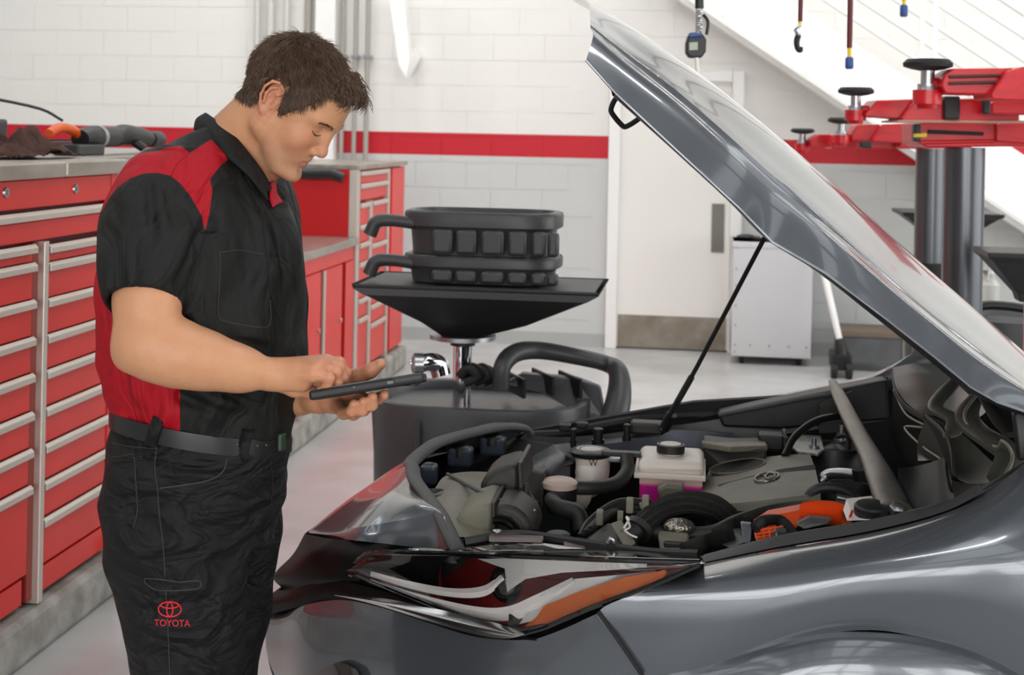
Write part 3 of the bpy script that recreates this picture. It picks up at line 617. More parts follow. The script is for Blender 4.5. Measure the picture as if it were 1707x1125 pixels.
# far inner rail in body paint
G('upper_rail', [[onY(944, 742, 3.98), onY(1040, 728, 3.98), onY(1100, 722, 3.98), onY(1130, 716, 3.98), onY(1222, 722, 3.98)],
                 [onY(944, 748, 3.90), onY(1040, 736, 3.90), onY(1092, 731, 3.9), onY(1125, 718, 3.9), onY(1222, 726, 3.9)],
                 [onY(944, 770, 3.88), onY(1040, 764, 3.88), onY(1092, 764, 3.88), onY(1130, 765, 3.88), onY(1222, 752, 3.88)]], M['bayp'], car, straight=True)
for px, py, s_ in ((997, 732, .014), (1045, 725, .01), (955, 733, .008)):
    P_('rail_bolt', MB().lathe(onY(px, py, 3.92), (0, 0, 1), [(-.03, s_*1.3), (0, s_*1.3), (0, s_), (.03, s_), (.032, s_*.6)], 12), 'black')
for px, py, s_ in ((942, 712, .02), (970, 708, .016)):
    P_('rail_clip', MB().cbox(onY(px, py, 4.05), (.035, .03, s_)), 'black', smooth=False, bevel=.004)
P_('relay_box', MB().cbox(onY(1080, 712, 4.0), (.10, .06, .035)), 'dust2', smooth=False, bevel=.008)
# lamp backs along the far front corner
for i, (px, py, Y, w) in enumerate(((822, 742, 3.82, .07), (768, 760, 3.66, .065), (715, 790, 3.4, .04))):
    t = P_('lamp_bracket', MB().cbox(onY(px, py, Y), (w, .05, .05)), mat('bracket_blue_grey_%d' % i, (58, 64, 78), .3), bevel=.008, smooth=False)
    obj('bracket_cap', MB().lathe(onY(px, py-13, Y), (0, 0, 1), [(-.02, w*.42), (.004, w*.4), (.008, w*.3)], 16), M['black'], t)
for px, py, Y, s_ in ((724, 824, 3.14, .028), (744, 853, 3.04, .026), (770, 896, 2.92, .025)):
    P_('bumper_cap', MB().lathe(onY(px, py, Y), (0, 0, 1), [(-.05, s_), (-.01, s_*.9), (-.01, s_*1.1), (.006, s_*1.1), (.008, s_*.8), (.0, s_*.7)], 20), 'dgrey')
# air intake snorkel: big olive moulding at front left
def loft(rings): 
    mb = MB(); mb.grid([list(r) for r in rings], closed=True); n = len(rings[0]); mb.f += [tuple(range(n))[::-1], tuple((len(rings)-1)*n+k for k in range(n))]; return mb
G('intake_cover', [[onY(722, 818, 3.2), onY(745, 792, 3.35), onY(800, 786, 3.45), onY(870, 795, 3.45), onY(905, 812, 3.4)],
                   [onY(728, 830, 3.1), onY(765, 805, 3.2), onY(810, 808, 3.28), onY(850, 825, 3.3), onY(900, 832, 3.3)],
                   [onY(742, 858, 2.98), onY(775, 835, 3.08), onY(825, 838, 3.12), onY(860, 842, 3.15), onY(895, 842, 3.2)],
                   [onY(760, 895, 2.88), onY(800, 895, 2.92), onY(840, 893, 2.95), onY(870, 885, 3.0), onY(890, 880, 3.05)]], M['dust'], car, m=5)
def blob(name, px, py, Y, r, m, R=None): return P_(name, MB().ell(onY(px, py, Y), r, R), m)
P_('intake_duct', MB().prism([onY(x, y, 3.12) for x, y in [(796, 816), (806, 797), (822, 784), (845, 777), (864, 775), (868, 812), (858, 828), (826, 827)]], (0, .16, .0)), 'dust2', bevel=.016, sharp=.9)
P_('intake_duct', MB().prism([onY(x, y, 2.96) for x, y in [(748, 880), (764, 862), (786, 848), (806, 842), (823, 844), (822, 890), (790, 894), (760, 892)]], (0, .15, .01)), 'dust', bevel=.014, sharp=.9)
P_('duct_elbow', MB().prism([onY(x, y, 2.95) for x, y in [(822, 842), (842, 842), (860, 847), (874, 858), (884, 874), (889, 896), (864, 898), (858, 880), (848, 870), (834, 866), (822, 866)]], (0, .15, 0)), 'dust2', bevel=.012, sharp=.9)
P_('elbow_inner', MB().tube([onY(822, 868, 2.945), onY(836, 868, 2.945), onY(850, 874, 2.94), onY(858, 886, 2.94), onY(860, 898, 2.94)], .008, 8, sm=5), M['grille'])
P_('duct_flange', MB().prism([onY(x, y, 2.945) for x, y in [(819, 838), (825, 838), (825, 894), (819, 894)]], (0, .17, 0)), 'dust2', smooth=False, bevel=.003)
P_('duct_flange', MB().prism([onY(x, y, 3.10) for x, y in [(862, 770), (869, 772), (873, 814), (864, 818)]], (0, .19, 0)), 'black', smooth=False, bevel=.003)
P_('duct_ridge', MB().tube([onY(746, 790, 3.3), onY(800, 820, 3.08), onY(838, 836, 2.99), onY(868, 837, 3.04)], .0045, 8), M['seal'])
P_('intake_plate', MB().prism([onY(866, 775, 3.35), onY(907, 788, 3.3), onY(905, 848, 3.25), onY(862, 838, 3.3)], (.0, .05, 0)), 'dust2', smooth=False, bevel=.006)
P_('latch_arm', MB().tube([onY(876, 806, 3.15), onY(882, 830, 3.12), onY(894, 858, 3.08), onY(890, 885, 3.05)], [.006, .011, .014, .01], 8, sm=4), 'hose')
P_('latch_plate', MB().prism([onY(874, 806, 3.12), onY(880, 806, 3.12), onY(886, 868, 3.08), onY(876, 872, 3.08)], (0, .01, 0)), 'black', smooth=False)
P_('latch_spring', MB().tube([onY(886+5*math.cos(i*1.3), 850+i*2.2, 3.04+.012*math.sin(i*1.3)) for i in range(20)], .0028, 6), 'steel')
# shroud arch across
P_('radiator_shroud', MB().grid([[onY(x, y, Y) for x, y, Y in r] for r in [[(872, 790, 3.4), (890, 762, 3.5), (920, 744, 3.6), (948, 740, 3.7)], [(893, 800, 3.35), (910, 776, 3.45), (935, 762, 3.55), (952, 764, 3.65)], [(908, 832, 3.32), (922, 792, 3.42), (942, 776, 3.52), (954, 774, 3.6)]]]), 'bayp', solid=.01)
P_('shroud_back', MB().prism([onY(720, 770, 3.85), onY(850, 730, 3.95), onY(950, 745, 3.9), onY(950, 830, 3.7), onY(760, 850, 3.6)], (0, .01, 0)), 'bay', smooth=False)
# washer filler neck
wf = P_('washer_filler_neck', MB().tube([onY(987, 756, 3.62), onY(988, 778, 3.62), onY(984, 800, 3.6), onY(970, 822, 3.58), onY(965, 845, 3.56)], [.045, .045, .043, .028, .02], 24, sm=5), 'milky')
obj('filler_cap', MB().lathe(onY(985, 754, 3.62), (0, 0, 1), [(-.008, .05), (.004, .056), (.008, .05), (.01, .03), (.006, .02)], 28), M['black'], wf)
obj('cap_dish', MB().lathe(onY(984, 750, 3.62), (0, 0, 1), [(0, .034), (.004, .036), (.002, .02)], 20), M['steel'], wf)
obj('neck_clip', MB().cbox(onY(1018, 765, 3.62), (.05, .03, .012)), M['steel'], wf, smooth=False, bevel=.003)
P_('washer_neck_lobe', MB().lathe(onY(962, 828, 3.5), (.1, -1, -.2), [(-.02, .034), (.0, .036), (.008, .025), (.01, .01)], 20), 'milky')
# radiator cap and hose
rc = P_('radiator_neck', MB().lathe(onY(934, 812, 3.3), (0, 0, 1), [(-.06, .03), (-.03, .03), (-.03, .04), (.0, .04)], 20), 'black')
obj('radiator_cap', MB().lathe(onY(933, 806, 3.3), (0, 0, 1), [(-.008, .042), (.004, .043), (.01, .036), (.014, .022), (.014, .0)], 24, cap=False), mat('pinkish_cap_label', (200, 176, 164), .4), rc)
P_('radiator_hose', MB().tube([onY(920, 832, 3.26), onY(930, 845, 3.22), onY(962, 856, 3.2), onY(970, 885, 3.18)], .02, 14, sm=6), 'hose')
P_('overflow_hose', MB().tube([onY(948, 812, 3.32), onY(985, 813, 3.34), onY(1025, 806, 3.4), onY(1045, 785, 3.46), onY(1045, 762, 3.5)], .017, 14, sm=6), 'hose')
P_('hose_bracket', MB().cbox(onY(1036, 756, 3.52), (.1, .03, .012)), 'black', bevel=.003, smooth=False)
# coolant reservoir
c1, c2 = onY(1062, 770, 3.62), onY(1172, 812, 3.62)
zt, zm, zb_ = onY(1115, 757, 3.55)[2], onY(1115, 792, 3.48)[2], onY(1115, 834, 3.48)[2]
x1, x2 = onY(1063, 780, 3.5)[0], onY(1174, 780, 3.5)[0]
cr_ = obj('coolant_reservoir', MB().box((x1, 3.47, zm), (x2, 3.65, zt)), M['milky'], car, bevel=.022)
cr_.modifiers['bevel'].segments = 5
obj('reservoir_seam', MB().box((x1-.008, 3.462, zm-.008), (x2+.004, 3.658, zm+.006)), M['milky'], cr_, bevel=.003, smooth=False)
zl2 = zm-.38*(zm-zb_)
obj('reservoir_lower', MB().box((x1+.006, 3.475, zl2), (x2-.004, 3.645, zm)), mat('pinkish_milky_plastic', (228, 184, 176), .35), cr_, smooth=False)
obj('coolant', MB().box((x1+.006, 3.475, zb_-.03), (x2-.004, 3.645, zl2)), M['pink'], cr_, bevel=.004, smooth=False)
obj('reservoir_neck', MB().lathe(onY(1118, 762, 3.56), (0, 0, 1), [(-.02, .032), (.006, .028), (.02, .027)], 24), M['milky'], cr_)
obj('reservoir_cap', MB().lathe(onY(1118, 748, 3.56), (0, 0, 1), [(-.008, .034), (-.008, .036), (.012, .036), (.014, .03), (.012, .028)], 28), M['black'], cr_)
obj('cap_label', MB().lathe(onY(1118, 744, 3.56)+V(0, 0, .006), (0, 0, 1), [(0, .027), (.002, .026)], 24), mat('white_cap_label', (226, 216, 208), .5), cr_)
P_('reservoir_bracket', MB().prism([onY(1094, 815, 3.4), onY(1110, 808, 3.4), onY(1140, 810, 3.4), onY(1140, 830, 3.4), onY(1100, 835, 3.4)], (0, .05, 0)), 'dust', smooth=False, bevel=.008)
# engine cover: sculpted moulding with handle recess painted dark and oval badge
ecr = [
  [onY(1176, 800, 3.68), onY(1186, 779, 3.71), onY(1215, 770, 3.72), onY(1300, 759, 3.72), onY(1350, 756, 3.72)],
  [onY(1166, 812, 3.56), onY(1190, 802, 3.55), onY(1240, 791, 3.55), onY(1300, 779, 3.55), onY(1356, 773, 3.55)],
  [onY(1164, 817, 3.50), onY(1192, 809, 3.50), onY(1243, 797, 3.50), onY(1303, 785, 3.50), onY(1358, 779, 3.50)],
  [onY(1160, 822, 3.44), onY(1196, 812, 3.45), onY(1250, 796, 3.46), onY(1308, 785, 3.47), onY(1359, 781, 3.47)],
  [onY(1160, 828, 3.36), onY(1198, 824, 3.32), onY(1262, 813, 3.30), onY(1312, 807, 3.30), onY(1365, 806, 3.30)],
  [onY(1172, 832, 3.30), onY(1202, 829, 3.28), onY(1264, 818, 3.27), onY(1313, 811, 3.27), onY(1366, 809, 3.27)],
  [onY(1188, 838, 3.21), onY(1212, 839, 3.20), onY(1262, 835, 3.19), onY(1312, 829, 3.19), onY(1368, 822, 3.19)],
  [onY(1190, 848, 3.20), onY(1213, 852, 3.19), onY(1262, 850, 3.18), onY(1312, 843, 3.18), onY(1368, 836, 3.18)]]
ec = G('engine_cover', ecr, M['dust'], car, n=6, straight=True, sharp=.25)
obj('valley_shade_strip', MB().grid([[onY(1196, 808, 3.49), onY(1250, 794, 3.49), onY(1305, 781, 3.49), onY(1358, 774, 3.50)], [onY(1198, 811, 3.455), onY(1253, 797, 3.455), onY(1309, 786, 3.455), onY(1360, 783, 3.455)]]), M['bay'], ec)  # dark strip laid on the valley, its shade put into colour
def ey(x, y): return onY(x, y, 3.55+(792-.17*(x-1240)-y)/27*.16-.010)
rim_p = [(1229+46*math.cos(a)-1*math.sin(a), 777+10.5*math.sin(a)-7*math.cos(a)) for a in np.linspace(0, 2*math.pi, 36, endpoint=False)]
rr0 = [ey(*q) for q in rim_p]; cc0 = sum(rr0)/36; dn = V(0, -.0006, .001)
obj('handle_recess_shade', MB().grid([rr0, [cc0+(p-cc0)*.93+dn*.3 for p in rr0], [cc0+(p-cc0)*.3+dn*.5 for p in rr0], [cc0+(p-cc0)*.02+dn*.5 for p in rr0]], closed=True), M['bay'], ec)  # flat disc, shade of the hollow put into its dark colour
obj('recess_rim', MB().tube(rr0+[rr0[0]], .0025, 6), M['dust'], ec)
def by(x, y): return onY(x, y, 3.465-(y-(788-.13*(x-1278)))/20*.155-.006)
bm_ = mat('satin_badge', (150, 146, 132), .3, .8)
bd = obj('badge', MB().tube([by(1278+20*math.cos(a), 795+7*math.sin(a)-3.2*math.cos(a)) for a in np.linspace(0, 2*math.pi, 33)], .0028, 8), bm_, ec)
obj('badge_ring', MB().tube([by(1284+8*math.cos(a), 793+4.6*math.sin(a)-1.2*math.cos(a)) for a in np.linspace(0, 2*math.pi, 25)], .0024, 8), bm_, bd)
obj('badge_bar', MB().tube([by(1261, 797), by(1272, 791), by(1278, 797)], .0022, 6), bm_, bd)
P_('engine_block', MB().box((onY(1180, 850, 3.2)[0], 3.2, .43), (onY(1366, 840, 3.2)[0], 3.7, .70)), 'bay', smooth=False)
# fuse box
f1, f2 = onY(1172, 752, 3.72), onY(1278, 760, 3.72)
fb = P_('fuse_box', MB().prism([onY(1172, 745, 3.74), onY(1215, 752, 3.68), onY(1278, 750, 3.7), onY(1278, 776, 3.7), onY(1215, 790, 3.68), onY(1172, 785, 3.74)], (0, .16, 0)), 'dust2', smooth=False, bevel=.006)
obj('fuse_box_lid', MB().prism([onY(1170, 731, 3.92), onY(1272, 729, 3.92), onY(1280, 742, 3.72), onY(1216, 744, 3.66), onY(1170, 737, 3.74)], (0, 0, -.016)), M['dust'], fb, smooth=False, bevel=.004)
P_('lid_connector', MB().cbox(onY(1285, 735, 3.85), (.07, .06, .045)), 'black', smooth=False, bevel=.008)
for px, py in ((1307, 722), (1403, 716)):
    P_('strut_stud', MB().lathe(onY(px, py, 3.92), (0, 0, 1), [(-.03, .022), (-.026, .022), (-.026, .012), (-.01, .012), (-.01, .007), (.012, .006)], 12), 'steel')
# strut tower
P_('strut_tower', MB().lathe(onY(1392, 742, 3.86), (0, 0, 1), [(-.12, .11), (-.04, .085), (-.012, .075), (0, .072), (0, .05), (-.012, .046), (-.006, .03), (.004, .012)], 36), 'black')
P_('tower_plate', MB().prism([onY(1318, 742, 3.84), onY(1332, 724, 3.95), onY(1368, 726, 3.95), onY(1374, 748, 3.8), onY(1364, 756, 3.76), onY(1330, 752, 3.78)], (0, 0, -.008)), 'cast', smooth=False, bevel=.002)
P_('tower_stud', MB().lathe(onY(1357, 742, 3.82), (0, 0, 1), [(-.01, .014), (0, .014), (0, .007), (.02, .006)], 10), 'steel')
P_('tower_bracket', MB().tube([onY(1395, 728, 3.86), onY(1410, 726, 3.84), onY(1415, 740, 3.82), onY(1412, 760, 3.8)], .006, 8, sm=3), 'black')
P_('bay_cable', MB().tube([onY(1308, 760, 3.7), onY(1325, 728, 3.75), onY(1360, 702, 3.8), (onY(1400, 694, 3.85)), onY(1425, 700, 3.9)], .010, 10, sm=6), 'black')
P_('splash_panel', MB().prism([onY(1366, 672, 4.0), onY(1420, 652, 4.0), onY(1420, 720, 4.0), onY(1366, 722, 4.0)], (0, .01, 0)), 'dust2', smooth=False)
# steel crossbar from the far wing to the near wing
P_('strut_bar', MB().tube([onY(1388, 636, 4.02), onY(1400, 662, 3.9), onY(1425, 712, 3.6), onY(1450, 758, 3.3), onY(1470, 800, 3.05), onY(1492, 852, 2.84)], [.012, .02, .024, .026, .032, .036], 16, sm=6, flat=.6), 'bar')
P_('bar_bolt', MB().lathe(onY(1496, 848, 2.82), (0, -.5, 1), [(-.01, .016), (.006, .016), (.01, .01)], 6), 'steel')
# pipe work right of the engine cover
P_('coolant_pipe', MB().tube([onY(1368, 802, 3.5), onY(1385, 790, 3.5), onY(1430, 792, 3.45), onY(1465, 806, 3.4)], .014, 12, sm=5), 'steel')
P_('pipe_clamp', MB().tube([onY(1434, 782, 3.42), onY(1436, 800, 3.42)], .02, 12), 'black')
P_('brake_hose', MB().tube([onY(1346, 832, 3.2), onY(1360, 817, 3.2), onY(1385, 813, 3.2), onY(1412, 820, 3.2), onY(1430, 836, 3.2)], .013, 12, sm=6), 'hose')
P_('silver_tube', MB().tube([onY(1395, 829, 3.1), onY(1425, 836, 3.1)], .009, 10), 'steel')
P_('main_hose', MB().tube([onY(1060, 885, 2.98), onY(1120, 890, 2.98), onY(1185, 890, 2.98), onY(1230, 871, 3.0), onY(1285, 853, 3.05), onY(1340, 845, 3.05), onY(1430, 847, 3.0), onY(1480, 850, 2.95)], [.015, .017, .018, .018, .017, .015, .013, .011], 14, sm=7), 'hose')
P_('lower_hose', MB().tube([onY(1130, 852, 3.15), onY(1160, 852, 3.12), onY(1200, 862, 3.1)], .014, 12, sm=5), 'black')
br = spline([onY(1063, 883, 2.95), onY(1084, 862, 2.98), onY(1115, 843, 3.03), onY(1150, 836, 3.06), onY(1190, 843, 3.08), onY(1218, 864, 3.1)], 14)
P_('braided_hose', MB().tube(br, [.022]*len(br), 22), mat('braided_sleeve', (30, 29, 26), .85, bump=(300, 1)))
for k in range(9):
    a5 = 2*math.pi*k/9; P9, fr9 = frames(br); obj('sleeve_strand', MB().tube([P9[i]+(fr9[i][1]*math.cos(a5+i*.02)+fr9[i][2]*math.sin(a5+i*.02))*.0215 for i in range(len(P9))], .0028, 5), M['hose'], bpy.data.objects['braided_hose'])
P_('hose_collar', MB().tube([onY(1062, 886, 2.94), onY(1068, 878, 2.95)], .032, 18), 'hose')
P_('hose_stub', MB().tube([onY(1040, 900, 2.92), onY(1062, 884, 2.94)], .023, 16), 'black')
# wiring bundle
for k in range(9):
    a = k*.7
    P_('wire', MB().tube([onY(968+3*k, 895-2*k, 3.0), onY(985+5*k, 868-1.5*k+3*math.sin(a), 3.05), onY(1030+2*k, 838+2.6*k, 3.1), onY(1085, 838+3*k, 3.12)], .006+.003*(k % 3 == 0), 8, sm=6), 'hose' if k % 2 else 'dust2')
for px, py in ((1050, 842), (1076, 838), (1000, 862)): P_('loom_clip', MB().cbox(onY(px, py, 3.0), (.016, .03, .03)), 'dust', smooth=False, bevel=.003)
P_('connector_plug', MB().tube([onY(1070, 848, 3.02), onY(1084, 842, 3.02)], .014, 12), 'dust')
# control box at the front with twisted tie
bx = P_('sensor_box', MB().prism([onY(970, 912, 2.90), onY(978, 893, 2.93), onY(1014, 868, 2.99), onY(1034, 876, 2.96), onY(1062, 905, 2.9), onY(1050, 918, 2.86)], (0, 0, -.05)), 'dust2', smooth=False, bevel=.008)
obj('box_face', MB().prism([onY(1018, 872, 2.95), onY(1036, 866, 2.95), onY(1060, 903, 2.88), onY(1044, 915, 2.86)], (0, -.01, 0)), M['dust'], bx, smooth=False, bevel=.003)
obj('box_tab', MB().cbox(onY(1034, 864, 2.97), (.012, .012, .03)), M['dust'], bx, smooth=False)
P_('cable_tie', MB().tube([onY(1040, 880, 2.9), onY(1048, 866, 2.9), onY(1044, 862, 2.9), onY(1050, 878, 2.9), onY(1042, 884, 2.9), onY(1052, 892, 2.88), onY(1062, 896, 2.88)], .0022, 6, sm=6), 'whitep')
P_('foil_wrap', MB().ell(onY(1132, 878, 2.97), (.035, .03, .018)), mat('foil', (170, 162, 150), .3, .9, bump=(60, 1)))
P_('bracket_block', MB().prism([onY(1096, 892, 2.9), onY(1150, 897, 2.9), onY(1146, 918, 2.88), onY(1100, 920, 2.88)], (0, .04, 0)), 'dust', smooth=False, bevel=.006)
def corr(name, pts, r, m, parent=car, n=4):
    Q = spline(pts, n*8); return P_(name, MB().tube(Q, [r*(1+.13*math.sin(i*math.pi/1.5)) for i in range(len(Q))], 14), m, parent)
corr('corrugated_conduit', [onY(1140, 922, 2.86), onY(1175, 908, 2.88), onY(1200, 902, 2.88), onY(1225, 896, 2.88)], .019, 'hose')
corr('corrugated_conduit', [onY(1195, 896, 2.92), onY(1222, 880, 2.94), onY(1245, 872, 2.94)], .018, 'hose')
cp = P_('connector_block', MB().prism([onY(1203, 908, 2.86), onY(1222, 886, 2.9), onY(1245, 884, 2.9), onY(1250, 900, 2.84), onY(1218, 914, 2.83)], (0, .03, 0)), 'dgrey', smooth=False, bevel=.005)
P_('connector_frame', MB().prism([onY(1234, 872, 2.88), onY(1254, 874, 2.88), onY(1252, 904, 2.83), onY(1240, 906, 2.83)], (0, .02, 0)), mat('grey_connector', (96, 100, 108), .4), smooth=False, bevel=.003)
# orange high voltage cover and cable
ob = P_('inverter_cover', MB().prism([onY(1256, 878, 2.87), onY(1282, 860, 2.92), onY(1345, 848, 2.98), onY(1348, 866, 2.96), onY(1322, 884, 2.88), onY(1316, 900, 2.82), onY(1259, 902, 2.82)], (0, .05, 0)), 'hv', smooth=False, bevel=.004)
for i in range(5): obj('cover_rib', MB().cyl(onY(1272+i*10, 880-i*1.5, 2.845), onY(1274+i*10, 898-i, 2.815), .0022, n=6), M['hv'], ob)
for i in range(3): obj('cover_rib', MB().cyl(onY(1262, 884+i*6, 2.838-.006*i), onY(1318, 876+i*6, 2.838-.006*i), .0022, n=6), M['hv'], ob)
corr('orange_cable', [onY(1343, 856, 2.96), onY(1365, 854, 2.94), onY(1390, 856, 2.92), onY(1412, 862, 2.9)], .022, 'hv', n=3)
corr('black_cable_loop', [onY(1258, 880, 2.84), onY(1275, 868, 2.86), onY(1300, 868, 2.86), onY(1318, 886, 2.83), onY(1320, 900, 2.80)], .011, 'rubber', n=4)
P_('grey_clip', MB().prism([onY(1326, 874, 2.84), onY(1350, 862, 2.86), onY(1388, 866, 2.84), onY(1380, 874, 2.82), onY(1340, 882, 2.8)], (0, .02, 0)), 'dgrey', smooth=False, bevel=.004)
P_('ground_bolt', MB().lathe(onY(1302, 893, 2.8), (0, -.3, 1), [(-.01, .02), (0, .02), (0, .011), (.014, .01)], 10), 'steel')
# brake fluid reservoir
b1 = onY(1413, 870, 2.82); b2 = onY(1478, 845, 2.9)
rv = obj('brake_reservoir', MB().prism([onY(1412, 868, 2.80), onY(1418, 848, 2.86), onY(1470, 842, 2.9), onY(1484, 852, 2.86), onY(1490, 866, 2.80)], (0, .08, 0)), M['whitep'], car, smooth=False, bevel=.006)
obj('reservoir_cap', MB().lathe(onY(1454, 850, 2.84), (0, -.1, 1), [(-.012, .034), (-.012, .036), (.008, .036), (.012, .032), (.013, .02)], 18, ), M['black'], rv)
obj('warning_label', MB().prism([onY(1415, 862, 2.797), onY(1419, 850, 2.83), onY(1423, 850, 2.83), onY(1419, 862, 2.797)], (0, -.002, 0)), M['redp'], rv, smooth=False)
# black odds and ends filling the bay
random.seed(3)
for k in range(10):
    px = 830+k*56+random.uniform(-14, 14); py = 905-k*.5
    Y = 2.9
    if px < 1210: P_('bay_fitting', MB().cbox(onY(px, py+5, Y), (.03+.03*random.random(), .03, .018)), 'dust2' if k % 2 else 'black', smooth=False, bevel=.004)
P_('filler_plug', MB().lathe(onY(930, 890, 2.92), (0, 0, 1), [(-.05, .026), (.0, .026), (.003, .022), (.004, .012)], 20), 'hose')
P_('front_rail', MB().tube([onY(775, 905, 2.87), onY(860, 892, 2.9), onY(960, 905, 2.86), onY(1080, 922, 2.8), onY(1165, 926, 2.76)], .012, 8, sm=5), 'black')
P_('upper_tie_bar', MB().prism([onY(805, 890, 2.93), onY(830, 886, 2.93), onY(850, 900, 2.88), onY(800, 902, 2.88)], (0, 0, -.01)), mat('green_grey_plate', (64, 78, 62), .5), smooth=False, bevel=.002)
P_('latch_bolt', MB().lathe(onY(829, 890, 2.9), (0, 0, 1), [(0, .012), (.008, .011), (.01, .005)], 10), 'steel')
P_('silver_clip', MB().tube([onY(1013, 905, 2.83), onY(1018, 898, 2.83), onY(1023, 902, 2.83), onY(1022, 912, 2.83)], .005, 8, sm=4), 'steel')
# maroon-tinted radiator top rail pieces
mar = mat('maroon_bracket', (62, 22, 26), .35)
for a, b3 in (((815, 897), (905, 901)), ((940, 903), (1000, 915)), ((1020, 920), (1062, 924))):
    P_('lamp_top_bracket', MB().prism([onY(a[0], a[1]-3, 2.86), onY(b3[0], b3[1]-4, 2.84), onY(b3[0], b3[1]+4, 2.82), onY(a[0], a[1]+6, 2.83)], (0, .02, 0)), mar, smooth=False, bevel=.003)

# ---- cowl mouldings at the windscreen base
G('cowl_tray', [[onY(1489, 612, 4.0), onY(1535, 605, 4.05), onY(1600, 615, 4.1), onY(1680, 640, 4.1)],
                [onY(1490, 632, 3.9), onY(1535, 640, 3.85), onY(1580, 655, 3.8), onY(1640, 690, 3.7)],
                [onY(1496, 652, 3.75), onY(1512, 672, 3.65), onY(1543, 690, 3.55), onY(1610, 700, 3.6)]], M['cowl'], car, m=5)
G('cowl_tray_rim', [[onY(1488, 612, 4.0), onY(1489, 634, 3.9), onY(1496, 655, 3.75), onY(1511, 674, 3.65), onY(1543, 692, 3.53)],
                    [onY(1489, 622, 4.0), onY(1490, 644, 3.9), onY(1497, 664, 3.75), onY(1512, 684, 3.65), onY(1543, 703, 3.53)]], M['seal'], car, solid=.006)
G('cowl_front_wall', [[onY(1489, 640, 3.92), onY(1497, 660, 3.77), onY(1511, 684, 3.66), onY(1543, 703, 3.54), onY(1546, 735, 3.5)],
                      [onY(1486, 730, 3.88), onY(1498, 755, 3.75), onY(1512, 770, 3.64), onY(1540, 780, 3.52), onY(1546, 790, 3.5)]], mat('cowl_black', (22, 22, 21), .4), car, m=4)
G('cowl_trough', [[onY(1545, 690, 3.5), onY(1600, 720, 3.4), onY(1655, 770, 3.3), onY(1700, 800, 3.2)],
                  [onY(1530, 735, 3.4), onY(1565, 775, 3.3), onY(1610, 800, 3.15), onY(1660, 815, 3.05)],
                  [onY(1530, 768, 3.3), onY(1570, 770, 3.2), onY(1600, 800, 3.1), onY(1640, 812, 3.0)]], M['cowl'], car, m=4)
G('cowl_divider', [[onY(1543, 690, 3.48), onY(1570, 712, 3.36), onY(1585, 740, 3.25), onY(1590, 790, 3.1)],
                   [onY(1546, 735, 3.5), onY(1568, 760, 3.38), onY(1582, 790, 3.27), onY(1588, 815, 3.12)]], M['dust2'], car, solid=.006)
G('cowl_near_wall', [[onY(1497, 780, 3.1), onY(1530, 776, 3.1), onY(1560, 768, 3.05), onY(1574, 764, 3.0), onY(1586, 800, 2.95)],
                     [onY(1497, 850, 2.95), onY(1530, 846, 2.92), onY(1560, 840, 2.9), onY(1580, 836, 2.86), onY(1590, 830, 2.84)]], mat('cowl_black_near', (20, 20, 20), .5), car, m=4)
G('cowl_end_trim', [[onY(1584, 800, 3.0), onY(1620, 806, 2.95), onY(1660, 802, 2.9), onY(1710, 775, 2.86)],
                    [onY(1580, 842, 2.84), onY(1620, 832, 2.82), onY(1665, 812, 2.8), onY(1712, 785, 2.79)]], mat('cowl_black_trim', (20, 20, 20), .4), car, m=3)
lipm = mat('cowl_lip', (150, 146, 132), .3)
def rib(name, pts, r, m, fl=.5): return P_(name, MB().tube(pts, r, 10, sm=6, flat=fl), m)
rib('wiper_channel', [onY(1600, 628, 3.7), onY(1575, 655, 3.6), onY(1560, 680, 3.5), onY(1592, 700, 3.4), onY(1588, 720, 3.35), onY(1578, 728, 3.3)], [.015, .022, .02, .024, .02, .01], 'cowl')
rib('wiper_channel', [onY(1632, 655, 3.5), onY(1612, 690, 3.35), onY(1625, 715, 3.25), onY(1665, 742, 3.1), onY(1685, 762, 3.05), onY(1660, 800, 2.95)], [.015, .028, .03, .034, .034, .02], 'cowl')
rib('channel_lip', [onY(1630, 655, 3.46), onY(1608, 690, 3.31), onY(1622, 718, 3.21), onY(1660, 745, 3.06), onY(1672, 735, 3.0), onY(1688, 762, 3.0), onY(1672, 800, 2.9)], .004, lipm, 1)
rib('cowl_lip_line', [onY(1490, 650, 3.88), onY(1510, 690, 3.64), onY(1545, 712, 3.49), onY(1508, 712, 3.6), onY(1535, 742, 3.4), onY(1568, 765, 3.25)], .003, lipm, 1)
rib('wiper_arm', [onY(1636, 655, 3.3), onY(1665, 700, 3.15), onY(1684, 725, 3.08)], [.012, .018, .014], 'dust2')
P_('bonnet_hinge', MB().prism([onY(1596, 640, 3.6), onY(1606, 636, 3.6), onY(1632, 660, 3.55), onY(1626, 668, 3.55)], (0, .03, 0)), 'black', smooth=False, bevel=.004)
P_('bonnet_hinge', MB().prism([onY(1690, 690, 2.86), onY(1712, 680, 2.86), onY(1730, 760, 2.84), onY(1700, 770, 2.84)], (0, .03, 0)), 'black', smooth=False, bevel=.004)
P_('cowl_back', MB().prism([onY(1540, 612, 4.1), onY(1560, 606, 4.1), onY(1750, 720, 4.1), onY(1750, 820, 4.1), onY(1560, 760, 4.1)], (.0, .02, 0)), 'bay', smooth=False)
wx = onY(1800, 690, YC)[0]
P_('cowl_pan', MB().box((.9, 2.78, .6), (1.25, 4.1, .70)), 'bay', smooth=False)
